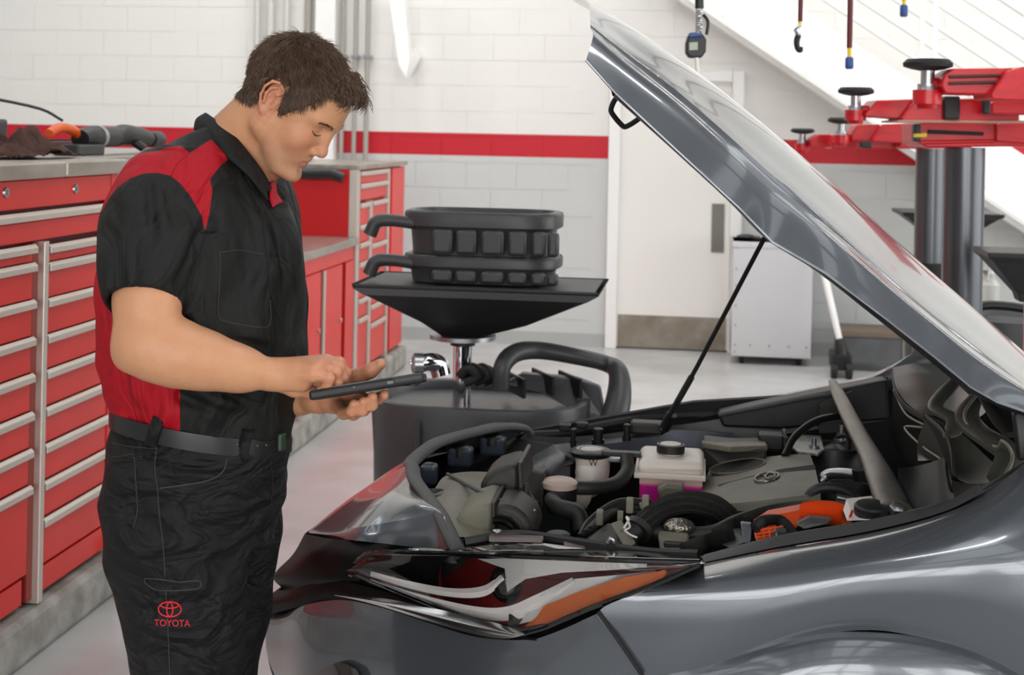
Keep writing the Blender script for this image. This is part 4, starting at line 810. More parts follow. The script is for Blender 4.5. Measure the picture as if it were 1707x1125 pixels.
G('windscreen', [[V(wx+.02, 2.75, .98), V(wx-.08, 3.1, 1.02), V(wx-.1, YC, 1.03), V(wx-.08, 3.7, 1.02), V(wx+.02, 4.05, .98)],
                 [V(wx+.6, 2.85, 1.4), V(wx+.5, 3.1, 1.42), V(wx+.48, YC, 1.43), V(wx+.5, 3.7, 1.42), V(wx+.6, 3.95, 1.4)]], mat('windscreen_glass', (20, 24, 26), .03, coat=1), car, straight=True)
# W mark on the washer neck
def text_mesh(txt, size):
    c = bpy.data.curves.new('text', 'FONT'); c.body = txt; c.size = size; c.align_x = 'CENTER'; c.align_y = 'CENTER'
    o = bpy.data.objects.new('text', c); COL.objects.link(o); dg = bpy.context.evaluated_depsgraph_get(); me = bpy.data.meshes.new_from_object(o.evaluated_get(dg))
    vs = [V(v.co.x, v.co.y) for v in me.vertices]; fs = [tuple(p.vertices) for p in me.polygons]
    bpy.data.objects.remove(o); return vs, fs
vs, fs = text_mesh('W', 16)
P_('filler_mark', MB().add([onY(989+v[0]*.9, 772-v[1], 3.548+.5*abs(v[0]/1e3)) for v in vs], fs), 'matte', wf, smooth=False)
# ================================================================ the mechanic: signed distance shapes turned into one skin each
class Fld:
    def __init__(s, lo, hi, h):
        s.lo = V(lo); s.h = h; s.n = np.ceil((V(hi)-s.lo)/h).astype(int)+1; s.a = np.full(s.n, .5, np.float32)
    def sub_(s, lo, hi, pad):
        i0 = np.clip(np.floor((V(lo)-pad-s.lo)/s.h).astype(int), 0, s.n-1); i1 = np.clip(np.ceil((V(hi)+pad-s.lo)/s.h).astype(int)+1, 1, s.n)
        if np.any(i1 <= i0): return None
        ax = [(s.lo[k]+s.h*np.arange(i0[k], i1[k])).astype(np.float32) for k in range(3)]
        return tuple(slice(i0[k], i1[k]) for k in range(3)), ax[0][:, None, None], ax[1][None, :, None], ax[2][None, None, :]
    def app(s, fn, lo, hi, k, mode='add', pad=None):
        q = s.sub_(lo, hi, max(k*1.2, .006) if pad is None else pad)
        if q is None: return s
        sl, X, Y, Z = q; d = fn(X, Y, Z).astype(np.float32); A = s.a[sl]
        if mode == 'add':
            h_ = np.maximum(k-np.abs(A-d), 0)/max(k, 1e-6); s.a[sl] = np.minimum(A, d)-h_*h_*k*.25
        elif mode == 'cut':
            d = -d; h_ = np.maximum(k-np.abs(A-d), 0)/max(k, 1e-6); s.a[sl] = np.maximum(A, d)+h_*h_*k*.25
        elif mode == 'disp': s.a[sl] = A-d
        return s
    def cone(s, a, b, ra, rb, k=.01, mode='add'):
        a, b = V(a), V(b); ab = b-a; L = float(ab@ab)+1e-12; r = max(ra, rb)
        def fn(X, Y, Z):
            t = np.clip(((X-a[0])*ab[0]+(Y-a[1])*ab[1]+(Z-a[2])*ab[2])/L, 0, 1)
            return np.sqrt((X-a[0]-t*ab[0])**2+(Y-a[1]-t*ab[1])**2+(Z-a[2]-t*ab[2])**2)-(ra+(rb-ra)*t)
        return s.app(fn, np.minimum(a, b)-r, np.maximum(a, b)+r, k, mode)
    def chain(s, pts, rs, k=.01, mode='add'):
        for i in range(len(pts)-1): s.cone(pts[i], pts[i+1], rs[i], rs[i+1], k, mode)
        return s
    def ell(s, c, r, R=None, k=.01, mode='add'):
        c, r = V(c), V(r); R = np.eye(3) if R is None else R; m = max(r)
        def fn(X, Y, Z):
            x, y, z = X-c[0], Y-c[1], Z-c[2]
            q = [R[0, i]*x+R[1, i]*y+R[2, i]*z for i in range(3)]
            k0 = np.sqrt((q[0]/r[0])**2+(q[1]/r[1])**2+(q[2]/r[2])**2); k1 = np.sqrt((q[0]/r[0]**2)**2+(q[1]/r[1]**2)**2+(q[2]/r[2]**2)**2)+1e-9
            return k0*(k0-1)/k1
        return s.app(fn, c-m, c+m, k, mode)
    def nets(s):
        a = s.a; S_ = a < 0; n = a.shape
        m = np.zeros([x-1 for x in n], bool)
        c0 = S_[:-1, :-1, :-1]
        for i in (0, 1):
            for j in (0, 1):
                for k in (0, 1):
                    if i or j or k: m |= S_[i:n[0]-1+i, j:n[1]-1+j, k:n[2]-1+k] != c0
        I = np.argwhere(m); idx = np.full(m.shape, -1, np.int32); idx[tuple(I.T)] = np.arange(len(I))
        acc = np.zeros((len(I), 3)); cnt = np.zeros(len(I))
        cor = [(i, j, k) for i in (0, 1) for j in (0, 1) for k in (0, 1)]
        val = {c: a[I[:, 0]+c[0], I[:, 1]+c[1], I[:, 2]+c[2]].astype(float) for c in cor}
        for c in cor:
            for ax in range(3):
                if c[ax] == 0:
                    d = list(c); d[ax] = 1; d = tuple(d); v0, v1 = val[c], val[d]; ok = (v0 < 0) != (v1 < 0)
                    t = np.where(ok, v0/np.where(ok, v0-v1, 1), 0); p = np.array(c, float)[None]+np.zeros((len(I), 3)); p[:, ax] += t
                    acc += p*ok[:, None]; cnt += ok
        P = s.lo+s.h*(I+acc/cnt[:, None]); F_ = []
        for ax in range(3):
            u, v = (ax+1) % 3, (ax+2) % 3
            sl0 = [slice(None)]*3; sl1 = [slice(None)]*3; sl0[ax] = slice(0, -1); sl1[ax] = slice(1, None)
            E = np.argwhere(S_[tuple(sl0)] != S_[tuple(sl1)]); E = E[(E[:, u] > 0) & (E[:, v] > 0) & (E[:, u] < n[u]-1) & (E[:, v] < n[v]-1)]
            q = []
            for du, dv in ((-1, -1), (0, -1), (0, 0), (-1, 0)):
                e = E.copy(); e[:, u] += du; e[:, v] += dv; q.append(idx[e[:, 0], e[:, 1], e[:, 2]])
            q = np.stack(q, 1); flip = ~S_[E[:, 0], E[:, 1], E[:, 2]]; q[flip] = q[flip][:, ::-1]; F_.append(q)
        return P, np.concatenate(F_)
def np_mesh(name, P, Fq, m, parent, attrs=None):
    B = BASE[parent.name]; me = bpy.data.meshes.new(name); me.vertices.add(len(P)); me.vertices.foreach_set('co', (P-B).astype(np.float32).ravel())
    me.loops.add(Fq.size); me.loops.foreach_set('vertex_index', Fq.astype(np.int32).ravel()); me.polygons.add(len(Fq))
    me.polygons.foreach_set('loop_start', np.arange(0, Fq.size, Fq.shape[1], dtype=np.int32)); me.polygons.foreach_set('loop_total', np.full(len(Fq), Fq.shape[1], np.int32))
    me.polygons.foreach_set('use_smooth', np.ones(len(Fq), bool))
    for k, arr in (attrs or {}).items():
        at = me.attributes.new(k, 'FLOAT', 'POINT'); at.data.foreach_set('value', arr.astype(np.float32))
    me.update(); me.validate(); return link(name, me, m, parent)
def relax(P, Fq, it=1, w=.5):
    for _ in range(it):
        A = np.zeros_like(P); c = np.zeros(len(P))
        for i in range(4):
            for j in (1, 3):
                for ax in range(3): A[:, ax] += np.bincount(Fq[:, i], P[Fq[:, (i+j) % 4], ax], len(P))
                c += np.bincount(Fq[:, i], minlength=len(P))
        P = P*(1-w)+w*A/np.maximum(c, 1)[:, None]
    return P
def wrinkle(m, scale, strength, st=(1, 1, .55)):
    nt = m.node_tree; b = nt.nodes['Principled BSDF']; tc = nt.nodes.new('ShaderNodeTexCoord'); mp = nt.nodes.new('ShaderNodeMapping'); mp.inputs['Scale'].default_value = st; mp.inputs['Rotation'].default_value = (.5, .4, .2)
    n = nt.nodes.new('ShaderNodeTexNoise'); n.inputs['Scale'].default_value = scale; n.inputs['Detail'].default_value = 3; n.inputs['Distortion'].default_value = 1.2; n.inputs['Roughness'].default_value = .4
    bp = nt.nodes.new('ShaderNodeBump'); bp.inputs['Strength'].default_value = strength; bp.inputs['Distance'].default_value = .06
    nt.links.new(tc.outputs['Object'], mp.inputs[0]); nt.links.new(mp.outputs[0], n.inputs['Vector']); nt.links.new(n.outputs['Fac'], bp.inputs['Height'])
    if b.inputs['Normal'].links: nt.links.new(b.inputs['Normal'].links[0].from_socket, bp.inputs['Normal'])
    nt.links.new(bp.outputs[0], b.inputs['Normal'])
def px_of(P):
    v = P-O; d = v@fw; return CX+F*(v@rt)/d, CY-F*(v@up)/d
def poly_sd(x, y, poly):      # signed distance in pixels, inside positive
    P = np.array(poly, float); n = len(P); best = np.full(x.shape, 1e9); ins = np.zeros(x.shape, bool)
    for i in range(n):
        a, b = P[i], P[(i+1) % n]; e = b-a; t = np.clip(((x-a[0])*e[0]+(y-a[1])*e[1])/(e@e), 0, 1)
        best = np.minimum(best, np.hypot(x-a[0]-t*e[0], y-a[1]-t*e[1]))
        c = ((a[1] > y) != (b[1] > y)) & (x < (b[0]-a[0])*(y-a[1])/((b[1]-a[1]) if b[1] != a[1] else 1e-9)+a[0]); ins ^= c
    return np.where(ins, best, -best)
def mask_mat(name, rgb_a, rgb_b, attr, rough=.7, bump=None, sss=0, soft=.5, bumpb=None, spec=.5):
    m = mat(name, rgb_a, rough, bump=bump, sss=sss, spec=spec); nt = m.node_tree; b = nt.nodes['Principled BSDF']
    at = nt.nodes.new('ShaderNodeAttribute'); at.attribute_name = attr; mr = nt.nodes.new('ShaderNodeMapRange'); mr.inputs[1].default_value = -soft; mr.inputs[2].default_value = soft
    nt.links.new(at.outputs['Fac'], mr.inputs[0]); mx = nt.nodes.new('ShaderNodeMix'); mx.data_type = 'RGBA'; mx.inputs[6].default_value = lin(rgb_a); mx.inputs[7].default_value = lin(rgb_b)
    nt.links.new(mr.outputs[0], mx.inputs[0]); nt.links.new(mx.outputs[2], b.inputs['Base Color']); return m

DM = 2.75
def Q(px, py, dd=0.0): return onD(px, py, DM+dd)
man = thing('person', (Q(318, 1598)[0], Q(318, 1598)[1], 0), 'person in black and red short sleeved work shirt looking down at a tablet', 'person')
psi = math.radians(14); pit = math.radians(38); sc = 1.04
Hf = math.cos(pit)*(math.cos(psi)*r0-math.sin(psi)*fw)-math.sin(pit)*u0
Hl = math.sin(psi)*r0+math.cos(psi)*fw
Hu = math.sin(pit)*(math.cos(psi)*r0-math.sin(psi)*fw)+math.cos(pit)*u0
HR = np.stack([Hf, Hl, Hu], 1)
HO = onD(452, 170, 2.62)-HR@(V(-.01, -.076, -.01)*sc)
def hd(x, y, z): return HO+HR@(V(x, y, z)*sc)
def to_head(P): return (P-HO)@HR/sc
FB = math.cos(math.radians(20))*r0-math.sin(math.radians(20))*fw; FL = math.sin(math.radians(20))*r0+math.cos(math.radians(20))*fw

# ------------------------------------------------ skin
body = Fld((-1.28, 2.28, .98), (-.55, 2.95, 1.86), .0022)
B = body
def hE(c, r, k=.01, mode='add', rot=None):
    B.ell(hd(*c), V(r)*sc, HR if rot is None else HR@rot, k*sc, mode)
def hC(a, b_, ra, rb, k=.008, mode='add'): B.cone(hd(*a), hd(*b_), ra*sc, rb*sc, k*sc, mode)
hE((-.012, 0, .028), (.096, .074, .084)); hE((.032, 0, .03), (.060, .064, .064), .03); hE((.036, 0, -.03), (.054, .057, .074), .03)
for s_ in (-1, 1):
    hC((-.004, .056*s_, -.055), (.058, .022*s_, -.106), .019, .016, .03); hC((-.004, .056*s_, -.055), (.01, .058*s_, .0), .016, .016, .03)
    hE((.056, .037*s_, -.036), (.025, .024, .026), .02)
    hC((.086, .014*s_, .012), (.070, .047*s_, .016), .0085, .008, .016)
hE((.060, 0, -.066), (.028, .034, .032), .02); hE((.079, 0, -.108), (.019, .023, .015), .018)
for s_ in (-1, 1): hE((.0965, .032*s_, -.003), (.0165, .019, .0115), .014, 'cut')
hC((.086, 0, .008), (.099, 0, -.032), .0078, .0088, .012); hE((.1010, 0, -.0395), (.0112, .0115, .0105), .008)
for s_ in (-1, 1):
    hE((.0905, .0130*s_, -.0440), (.0115, .0080, .0085), .006); hE((.0945, .007*s_, -.0535), (.0055, .0035, .004), .003, 'cut')
    hE((.0655, .033*s_, -.003), (.0160, .0150, .0125), .004)                  # eyelids over the ball
    hC((.0800, .023*s_, -.0150), (.073, .043*s_, -.0130), .0032, .003, .006)    # lower lid
    hC((.0830, .020*s_, .0045), (.073, .047*s_, .004), .0016, .0016, .003, 'cut')   # lid crease
    hC((.0845, .018*s_, -.050), (.074, .030*s_, -.064), .0008, .0008, .007, 'cut')  # fold beside the mouth
    hC((.0865, .004*s_, -.0665), (.078, .020*s_, -.0735), .0042, .0025, .009)
    hC((.0855, .004*s_, -.0795), (.077, .017*s_, -.0775), .0052, .003, .009)
hC((.0925, 0, -.0905), (.086, 0, -.0905), .0025, .0025, .012, 'cut')
hC((.0940, 0, -.0725), (.0900, .010, -.0732), .0013, .0013, .002, 'cut'); hC((.0940, 0, -.0725), (.0900, -.010, -.0732), .0013, .0013, .002, 'cut')
for s_ in (-1, 1): hC((.0900, .010*s_, -.0732), (.078, .0235*s_, -.0755), .0013, .0012, .003, 'cut')
for s_ in (-1, 1):     # ears
    ex, ey, ez = -.012, .076*s_, -.004
    W_ = lambda a, b_, o_: (ex+a, ey+o_*s_, ez+b_)
    he = [W_(.014, -.004, .002), W_(.016, .014, .004), W_(.011, .028, .008), W_(-.002, .034, .012), W_(-.014, .029, .015), W_(-.020, .014, .017), W_(-.018, -.004, .014), W_(-.010, -.020, .009), W_(-.002, -.029, .005)]
    for a, b_ in zip(he[:-1], he[1:]): hC(a, b_, .0030, .0030, .002)
    hE(W_(-.002, .004, .004), (.0165, .0035, .031), .004)
    hE(W_(.000, -.026, .003), (.0080, .0040, .0085), .006)
    ah = [W_(-.002, .024, .009), W_(-.010, .016, .012), W_(-.0115, .004, .012), W_(-.006, -.012, .010)]
    for a, b_ in zip(ah[:-1], ah[1:]): hC(a, b_, .0028, .0028, .003)
    hE(W_(.0025, .000, .010), (.0085, .0075, .0125), .002, 'cut'); hC(W_(.002, .017, .011), W_(.008, .022, .010), .0032, .0025, .002, 'cut')
    hC(W_(.013, -.002, .002), W_(.011, -.012, .003), .0042, .0036, .004)
# neck and shoulders
nk0, nk1 = hd(-.030, 0, -.035), Q(362, 275, .02)
B.cone(nk0, nk1, .060*sc, .074, .02); B.cone(hd(.03, 0, -.075), Q(405, 290, .0), .040, .058, .02)
B.cone(Q(300, 300, -.1), Q(410, 310, .13), .06, .06, .03); B.cone(Q(345, 320, 0), Q(340, 600, 0), .10, .11, .04)
B.cone(Q(280, 330, -.12), Q(252, 420, -.2), .055, .056, .02)
# right arm
B.chain([Q(252, 420, -.2), Q(246, 500, -.235), Q(241, 562, -.262)], [.056, .056, .051], .03)
B.chain([Q(236, 572, -.262), Q(262, 582, -.262), Q(305, 592, -.255), Q(350, 603, -.24), Q(400, 615, -.225), Q(450, 624, -.21)], [.047, .052, .053, .0455, .0365, .0265], .03)
B.ell(Q(212, 594, -.262), (.018, .018, .018), None, .03)
# right hand
def hand(wr, mc, fin, thumb, rm, kk=.006):
    for m_, r_2 in zip(mc, rm): B.cone(wr, m_, .021, r_2, .016)
    for m_, f_ in zip(mc, fin):
        B.chain([m_]+f_[0], f_[1], kk)
    B.chain(*thumb, .010)
mcR = [Q(522, 622, -.232), Q(532, 613, -.214), Q(541, 607, -.193), Q(544, 605, -.172)]
fR = [([Q(549, 630, -.236), Q(546, 643, -.232), Q(533, 651, -.226)], [.0115, .0095, .0083, .0075]),
      ([Q(561, 620, -.212), Q(563, 640, -.21), Q(553, 650, -.206)], [.0118, .0100, .0088, .008]),
      ([Q(566, 612, -.19), Q(572, 630, -.19), Q(566, 644, -.186)], [.0118, .0102, .009, .008]),
      ([Q(566, 604, -.168), Q(577, 622, -.168), Q(574, 642, -.168)], [.0115, .0100, .0088, .0078])]
hand(Q(452, 624, -.208), mcR, fR, ([Q(458, 634, -.19), Q(492, 646, -.175), Q(518, 652, -.185), Q(534, 654, -.192)], [.019, .0165, .0115, .0092]), [.018, .0175, .017, .0165])
B.cone(Q(470, 634, -.215), Q(505, 640, -.22), .019, .015, .014)
for a, b_ in (((549, 597, -.215), (536, 604, -.215)),): pass
# left arm and hand
B.chain([Q(425, 330, .14), Q(428, 470, .2), Q(430, 600, .16)], [.05, .05, .045], .02)
B.chain([Q(430, 600, .16), Q(455, 632, .1), Q(500, 658, .02), Q(532, 662, -.03)], [.045, .045, .036, .028], .02)
B.cone(Q(532, 662, -.03), Q(572, 662, -.06), .027, .024, .02)
B.ell(Q(580, 634, -.055), (.03, .022, .022), None, .02); B.cone(Q(545, 658, -.04), Q(590, 640, -.07), .024, .02, .02)
B.chain([Q(572, 645, -.065), Q(598, 628, -.085), Q(618, 618, -.095), Q(634, 607, -.10)], [.02, .0145, .0125, .0108], .012)
mcL = [Q(566, 676, -.085), Q(580, 676, -.08), Q(592, 672, -.075), Q(600, 664, -.07)]
for m_ in mcL: B.cone(Q(556, 664, -.055), m_, .022, .0165, .014)
fL = [([Q(573, 689, -.16), Q(586, 685, -.205), Q(590, 673, -.215)], [.016, .0112, .0098, .0085]),
      ([Q(589, 690, -.157), Q(603, 684, -.205), Q(606, 669, -.215)], [.016, .0116, .0103, .0088]),
      ([Q(606, 683, -.152), Q(620, 675, -.20), Q(621, 661, -.212)], [.016, .0116, .0103, .009]),
      ([Q(616, 669, -.12), Q(631, 664, -.155), Q(640, 658, -.175)], [.016, .0112, .0103, .0094])]
for m_, f_ in zip(mcL, fL): B.chain([m_]+f_[0], f_[1], .005)
P, Fq = B.nets(); P = relax(P, Fq, 1, .35)
hp = to_head(P); x_, y_, z_ = hp.T
lips = np.exp(-(((z_+.0765)/.0075)**4))*np.exp(-((y_/.021)**4))*(x_ > .073)
cheek = np.exp(-(((z_+.035)/.03)**2+((np.abs(y_)-.045)/.022)**2))*(x_ > .03)*.5+np.exp(-(((x_-.104)/.016)**2+(y_/.018)**2+((z_+.038)/.016)**2))*.6
earr = ((np.abs(y_) > .068) & (x_ < .01) & (x_ > -.045) & (np.abs(z_) < .05))*.45
beard = np.clip(np.exp(-(((z_+.10)/.035)**4))*(x_ > .015)*.35, 0, 1)*(np.abs(y_) < .075)
pxs, pys = px_of(P); hnd = ((pxs > 500) & (pys > 560))*.35*np.clip((pxs-450)/80, 0, 1)
red = np.clip(lips*1.1+cheek+earr+hnd, 0, 1)
skin = mat('skin', (206, 150, 112), .45, bump=(260, .12), sss=.10, noise=(30, (196, 136, 100), .5)); nt = skin.node_tree; b = nt.nodes['Principled BSDF']
src = b.inputs['Base Color'].links[0].from_socket
for att, c_, f_ in (('red', (190, 104, 88), .75), ('beard', (140, 112, 96), .8)):
    at = nt.nodes.new('ShaderNodeAttribute'); at.attribute_name = att; mm = nt.nodes.new('ShaderNodeMath'); mm.operation = 'MULTIPLY'; mm.inputs[1].default_value = f_
    mx = nt.nodes.new('ShaderNodeMix'); mx.data_type = 'RGBA'; nt.links.new(at.outputs['Fac'], mm.inputs[0]); nt.links.new(mm.outputs[0], mx.inputs[0]); nt.links.new(src, mx.inputs[6]); mx.inputs[7].default_value = lin(c_); src = mx.outputs[2]
nt.links.new(src, b.inputs['Base Color'])
skin_o = np_mesh('body', P, Fq, skin, man, {'red': red, 'beard': beard})
import copy
hb0 = np.clip(np.floor((HO-.17-B.lo)/B.h).astype(int), 0, B.n-1); hb1 = np.minimum(np.ceil((HO+.17-B.lo)/B.h).astype(int), B.n)
HA = B.a[hb0[0]:hb1[0], hb0[1]:hb1[1], hb0[2]:hb1[2]].copy(); Hlo = B.lo+B.h*hb0; HH_ = B.h
del B, body
from mathutils.bvhtree import BVHTree
nearh = np.linalg.norm(P-HO, axis=1) < .2; fsel = nearh[Fq].all(1)
skt = BVHTree.FromPolygons([tuple(p) for p in P], [tuple(int(i) for i in f) for f in Fq[fsel]])
def face(y, z, off=.0004):
    o_ = hd(.2, y, z); h = skt.ray_cast(Vector(o_), Vector(-Hf)); return V(*h[0])+Hf*off

# eyes, lashes, brows, nails
for s_ in (-1, 1):
    e = obj('eye', MB().ell(hd(.0665, .033*s_, -.0055), V(.0138, .0138, .0125)*sc, HR, 20, 12), mat('eye_white_%d' % (s_+1), (214, 204, 196), .2), skin_o)
    obj('iris', MB().ell(hd(.0725, .033*s_, -.0120), V(.0065, .0062, .005)*sc, HR, 16, 8), mat('iris_brown_%d' % (s_+1), (52, 38, 30), .2), e)
    obj('eyelashes', MB().tube([face(.0195*s_, -.0095), face(.026*s_, -.0122), face(.033*s_, -.0132), face(.040*s_, -.0118), face(.048*s_, -.0070)], [.0005, .0010, .0013, .0012, .0006], 6, sm=5), mat('lash_%d' % (s_+1), (40, 28, 24), .8), skin_o)
hairm = mat('dark_brown_hair', (70, 51, 38), .5, noise=(60, (40, 29, 22), .8), spec=.2); lockm = mat('hair_lock_brown', (92, 69, 52), .42, noise=(90, (60, 44, 33), .8), spec=.3)
browm = mat('brow_hair', (104, 74, 56), .7, spec=.2); rng = np.random.default_rng(4)
def strand(mb, P0, D0, U0, L_, r, curl, seg=5):
    p = V(P0); d = V(D0)/np.linalg.norm(D0); pts = [p.copy()]
    ax = np.cross(d, U0); ax /= np.linalg.norm(ax)+1e-9
    for i in range(seg):
        d = d*math.cos(curl)+np.cross(ax, d)*math.sin(curl)+rng.normal(0, .10, 3); d /= np.linalg.norm(d); p = p+d*L_/seg; pts.append(p.copy())
    mb.tube(pts, [r*(1-.75*(i/seg)**1.5) for i in range(seg+1)], 3, cap=False)
for s_ in (-1, 1):
    mb = MB()
    for i in range(110):
        t = rng.uniform(); c = face((.014+.038*t)*s_, .0105+.006*math.sin(t*2.4)+rng.uniform(-.0036, .0036)*(1-.6*t), .0)
        strand(mb, c, HR@V(-.25, s_*1., .25-.5*t), HR@V(1, 0, 0), .0075, .00042, .12, 3)
    obj('eyebrow', mb, browm, skin_o)

# ------------------------------------------------ hair: a volume plus locks
Hh = Fld(Hlo, Hlo+HH_*(np.array(HA.shape)-1), HH_); Hh.a = HA.copy(); Hh.n = np.array(HA.shape)
zx_ = [-.12, -.085, -.055, -.038, -.034, .003, .008, .013, .022, .030, .044, .056, .066, .080, .12]
zz_ = [-.056, -.056, -.050, -.034, .037, .037, .008, -.014, -.018, -.002, .020, .046, .078, .084, .086]
def hairline(x, y): return np.interp(x, zx_, zz_)+np.where(x > .05, .006*np.cos(y*40), 0)
def cap(X, Y, Z):
    q = [(X-HO[0])*HR[0, i]+(Y-HO[1])*HR[1, i]+(Z-HO[2])*HR[2, i] for i in range(3)]; x, y, z = [a/sc for a in q]
    def el(c, r):
        k0 = np.sqrt(((x-c[0])/r[0])**2+((y-c[1])/r[1])**2+((z-c[2])/r[2])**2); k1 = np.sqrt(((x-c[0])/r[0]**2)**2+((y-c[1])/r[1]**2)**2+((z-c[2])/r[2]**2)**2)+1e-9; return k0*(k0-1)/k1
    d = np.minimum(np.minimum(el((-.014, 0, .033), (.103, .079, .092)), el((.036, 0, .046), (.062, .064, .064))), HA/sc-.0045*np.clip((z+.07)/.05, 0, 1)-.0005)
    d = d+.0016*np.sin(x*150+y*60+3*z)*np.sin(y*120+z*40+2)
    return np.maximum(d, (hairline(x, y)-z)*.8)*sc
Xs, Ys, Zs = [(Hh.lo[k]+Hh.h*np.arange(Hh.n[k])) for k in range(3)]
Hh.a = cap(Xs[:, None, None], Ys[None, :, None], Zs[None, None, :]).astype(np.float32)
Ph, Fh = Hh.nets(); Ph = relax(Ph, Fh, 2, .5)
hair = np_mesh('hair', Ph, Fh, hairm, man)
# locks on the cap
e1 = Ph[Fh[:, 1]]-Ph[Fh[:, 0]]; e2_ = Ph[Fh[:, 3]]-Ph[Fh[:, 0]]; nrm = np.cross(e1, e2_); nrm /= np.linalg.norm(nrm, axis=1)[:, None]+1e-12
cen = Ph[Fh].mean(1); ch_ = to_head(cen); nh = nrm@HR
outw = ((ch_-V(-.01, 0, .03))*nh).sum(1) > .03; ok = np.where(outw & (ch_[:, 2] > hairline(ch_[:, 0], ch_[:, 1])+.002))[0]
mb = MB(); pick = rng.choice(ok, 11000)
for i in pick:
    c = ch_[i]; n_ = nh[i]; crown = V(-.045, .0, .115); d = c-crown; 
    flow = V(d[0]+.03, d[1]*.9, d[2]*1.0); flow = flow-n_*(flow@n_); flow /= np.linalg.norm(flow)+1e-9
    flow = flow+rng.normal(0, .22, 3); front = np.clip((c[0]-.04)/.04, 0, 1)*(c[2] > .07)
    L_ = rng.uniform(.014, .024)*(1+.6*front); 
    if c[2] < .02: L_ *= .7
    strand(mb, HO+HR@(c*sc)-nrm[i]*.0005, HR@(flow+n_*(.26+.4*front)), nrm[i], L_, rng.uniform(.0005, .00095), rng.uniform(-.20, -.07)-.2*front, 4)
for i in range(520):          # curly fringe over the forehead
    y = rng.uniform(-.052, .056); x = rng.uniform(.055, .088); z = .100+.6*(.08-x)-.9*y*y*8+rng.uniform(-.008, .006)
    strand(mb, hd(x, y, z), HR@(V(1, .2*rng.normal(), .12)+rng.normal(0, .25, 3)), HR@V(.3, 0, 1), rng.uniform(.028, .048), rng.uniform(.0008, .0013), rng.uniform(-.5, -.15), 7)
obj('hair_locks', mb, lockm, hair)

# ------------------------------------------------ shirt
tab = [(214, 352, 404, .075), (232, 322, 424, .105), (256, 292, 448, .15), (285, 255, 462, .185), (320, 222, 477, .20), (350, 205, 485, .205), (400, 188, 494, .205), (450, 178, 500, .20), (500, 171, 505, .195), (550, 169, 505, .19), (600, 174, 502, .185), (650, 184, 494, .18), (690, 196, 484, .17), (760, 200, 476, .17)]
def loftfn(tab, ddc=0.0, ang=20, ex=2.3, dx=0):
    zs_, cs_, as_, bs_ = [], [], [], []
    for y, a, b_, hb in tab[::-1]:
        pa, pb = Q(a, y, ddc), Q(b_, y, ddc); zs_.append((pa[2]+pb[2])/2); cs_.append((pa[:2]+pb[:2])/2); hw = np.linalg.norm(pa-pb)/2
        aa = max((hw**2-(hb*math.sin(math.radians(ang)))**2), 1e-4)**.5/math.cos(math.radians(ang)); as_.append(aa); bs_.append(hb)
    zs_, cs_, as_, bs_ = map(np.array, (zs_, cs_, as_, bs_))
    def fn(X, Y, Z):
        z = Z[0, 0]; cx = np.interp(z, zs_, cs_[:, 0]); cy = np.interp(z, zs_, cs_[:, 1]); a = np.interp(z, zs_, as_); b_ = np.interp(z, zs_, bs_)
        u = (X-cx)*FB[0]+(Y-cy)*FB[1]; v = (X-cx)*FL[0]+(Y-cy)*FL[1]
        rr = (np.abs(u/a)**ex+np.abs(v/b_)**ex)**(1/ex); d = (rr-1)*np.minimum(a, b_)
        d = np.maximum(d, (z-zs_[-1])); return np.maximum(d, zs_[0]-z)
    return fn, zs_[0], zs_[-1]
Sh = Fld((-1.33, 2.25, .94), (-.62, 3.1, 1.76), .0032)
fn, z0_, z1_ = loftfn(tab); Sh.app(fn, (-1.33, 2.25, z0_-.01), (-.6, 3.1, z1_+.02), .001)
tors = Sh.a.copy()
Sh.chain([Q(322, 272, -.06), Q(272, 318, -.125), Q(256, 358, -.155), Q(250, 402, -.185), Q(244, 450, -.21), Q(241, 512, -.235)], [.052, .076, .086, .084, .079, .073], .03)
Sh.chain([Q(380, 262, .06), Q(415, 312, .12), Q(425, 400, .17), Q(432, 500, .19)], [.055, .075, .07, .065], .03)
# chest fullness, belly overhang
Sh.ell(Q(440, 430, -.06), (.07, .08, .09), None, .05); Sh.ell(Q(436, 610, 0), (.075, .10, .07), None, .05)
# cloth folds
def fold(pts, r, k, mode='add'): Sh.chain([Q(*p) for p in pts], [r]*len(pts), k, mode)
slv = Q(256, 350, -.155)
def wr(X, Y, Z):
    u = X*FB[0]+Y*FB[1]; v = X*FL[0]+Y*FL[1]
    w = .0022*np.sin(u*42+Z*30+1.2*np.sin(v*23+Z*9))+.0016*np.sin(v*55-Z*38+1.5*np.sin(u*31))+.0015*np.sin(u*26-Z*72+2*np.sin(Z*20))*np.exp(-((Z-1.12)/.12)**2)
    return w
Sh.app(wr, (-1.33, 2.25, .95), (-.6, 3.1, 1.60), 0, 'disp', pad=0)
for a, b_, r_3 in (((330, 400, -.21), (300, 470, -.26), .006), ((352, 372, -.19), (330, 470, -.22), .005), ((250, 310, -.23), (255, 400, -.28), .004), ((290, 320, -.22), (302, 400, -.27), .005)):
    Sh.cone(Q(*a), Q(*b_), r_3, r_3*.8, .02, 'cut')
for a, b_, r_3 in (((320, 560, -.19), (470, 690, -.14), .006), ((340, 640, -.185), (480, 700, -.13), .005), ((300, 660, -.18), (420, 710, -.17), .005), ((370, 560, -.19), (500, 600, -.1), .005), ((400, 345, -.17), (430, 520, -.16), .004), ((455, 350, -.12), (485, 520, -.1), .005)):
    Sh.cone(Q(*a), Q(*b_), r_3, r_3*.7, .022, 'cut')
